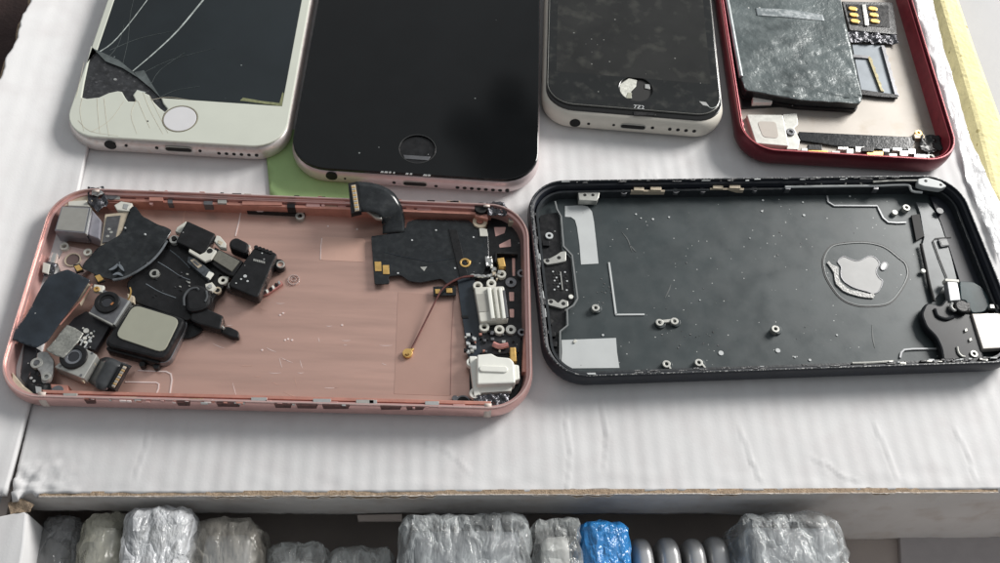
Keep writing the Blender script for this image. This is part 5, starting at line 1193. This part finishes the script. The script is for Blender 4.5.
T = BK
line(T, [(900,358),(901,353),(904,350),(912,349.2),(925,349),(939,349)], 1.5, .5, MATS['contour_grey'], 'contour_line', .5)
tube('near_rod', [W3(T, q, 4.8) for q in ((852,363.5),(872,363),(893,361.5))], .4, dull, T.o, sm=0)
for k in range(34):
    x = random.uniform(890, 995); y = 363.5-.045*(x-890)+random.uniform(-2, 1.5); w_ = random.uniform(2, 7)
    clip(T, x, y, w_, random.uniform(1, 2.4), 5.6, 6.9+.4*random.random(), random.choice((glue, plast, sticker, dull, plast)), 'glue_residue')
for x0, x1 in ((800,850),(898,922)):
    pass
# ================================================================== CAMERA, LIGHT, WORLD
cd = bpy.data.cameras.new('camera'); cd.sensor_width = 36; cd.sensor_fit = 'HORIZONTAL'; cd.lens = FPX/1000*36
cd.clip_start = .005; cd.clip_end = 20
co = bpy.data.objects.new('camera', cd); col.objects.link(co)
M = Matrix((R_, U_, -F_)).transposed().to_4x4(); M.translation = Vector((0, 0, CH*MM)); co.matrix_world = M
bpy.context.scene.camera = co
def lamp(name, loc, size, watts, c, aim=(0,.15,0), sy=None):
    l = bpy.data.lights.new(name, 'AREA'); l.energy = watts; l.size = size; l.color = c
    if sy: l.shape = 'RECTANGLE'; l.size_y = sy
    o = bpy.data.objects.new(name, l); col.objects.link(o); o.location = loc
    o.rotation_euler = (Vector(aim)-Vector(loc)).to_track_quat('-Z', 'Y').to_euler(); return o
lamp('window_light', (.64, .71, .45), .36, 13.6, (1, .975, .94), sy=.34)
w = bpy.data.worlds.new('World'); bpy.context.scene.world = w; w.use_nodes = True
nt = w.node_tree; N = nt.nodes; Lk = nt.links; bg = N['Background']
# a dim room: open and bright to the far right, dark where the photographer stands
tc = N.new('ShaderNodeTexCoord'); dp = N.new('ShaderNodeVectorMath'); dp.operation = 'DOT_PRODUCT'; dp.inputs[1].default_value = (.40, .62, .67)
Lk.new(tc.outputs['Generated'], dp.inputs[0])
mr = N.new('ShaderNodeMapRange'); mr.interpolation_type = 'SMOOTHSTEP'; mr.inputs[1].default_value = -.35; mr.inputs[2].default_value = 1.0; mr.inputs[3].default_value = .19; mr.inputs[4].default_value = .50
Lk.new(dp.outputs['Value'], mr.inputs[0]); # dark spots painted into the world to darken soft reflections in the glossy screens
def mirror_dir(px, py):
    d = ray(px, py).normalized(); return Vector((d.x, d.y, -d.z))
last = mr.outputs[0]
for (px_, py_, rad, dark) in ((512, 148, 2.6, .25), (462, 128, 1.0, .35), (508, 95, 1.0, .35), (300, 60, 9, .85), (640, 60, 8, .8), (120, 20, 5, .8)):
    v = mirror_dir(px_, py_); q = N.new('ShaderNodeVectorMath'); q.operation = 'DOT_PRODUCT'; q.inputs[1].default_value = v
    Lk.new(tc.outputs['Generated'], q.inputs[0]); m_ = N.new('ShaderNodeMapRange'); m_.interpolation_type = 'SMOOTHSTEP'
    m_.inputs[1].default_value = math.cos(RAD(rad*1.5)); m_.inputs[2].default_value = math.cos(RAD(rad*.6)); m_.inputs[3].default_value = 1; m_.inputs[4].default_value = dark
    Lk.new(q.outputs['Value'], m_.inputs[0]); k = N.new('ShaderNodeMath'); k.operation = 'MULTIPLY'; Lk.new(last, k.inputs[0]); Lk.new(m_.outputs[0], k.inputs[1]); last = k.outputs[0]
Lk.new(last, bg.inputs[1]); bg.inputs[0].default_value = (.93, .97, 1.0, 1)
sc = bpy.context.scene
sc.view_settings.view_transform = 'Standard'; sc.view_settings.look = 'None'; sc.view_settings.exposure = 0; sc.view_settings.gamma = 1
sc.cycles.max_bounces = 6; sc.cycles.transmission_bounces = 4
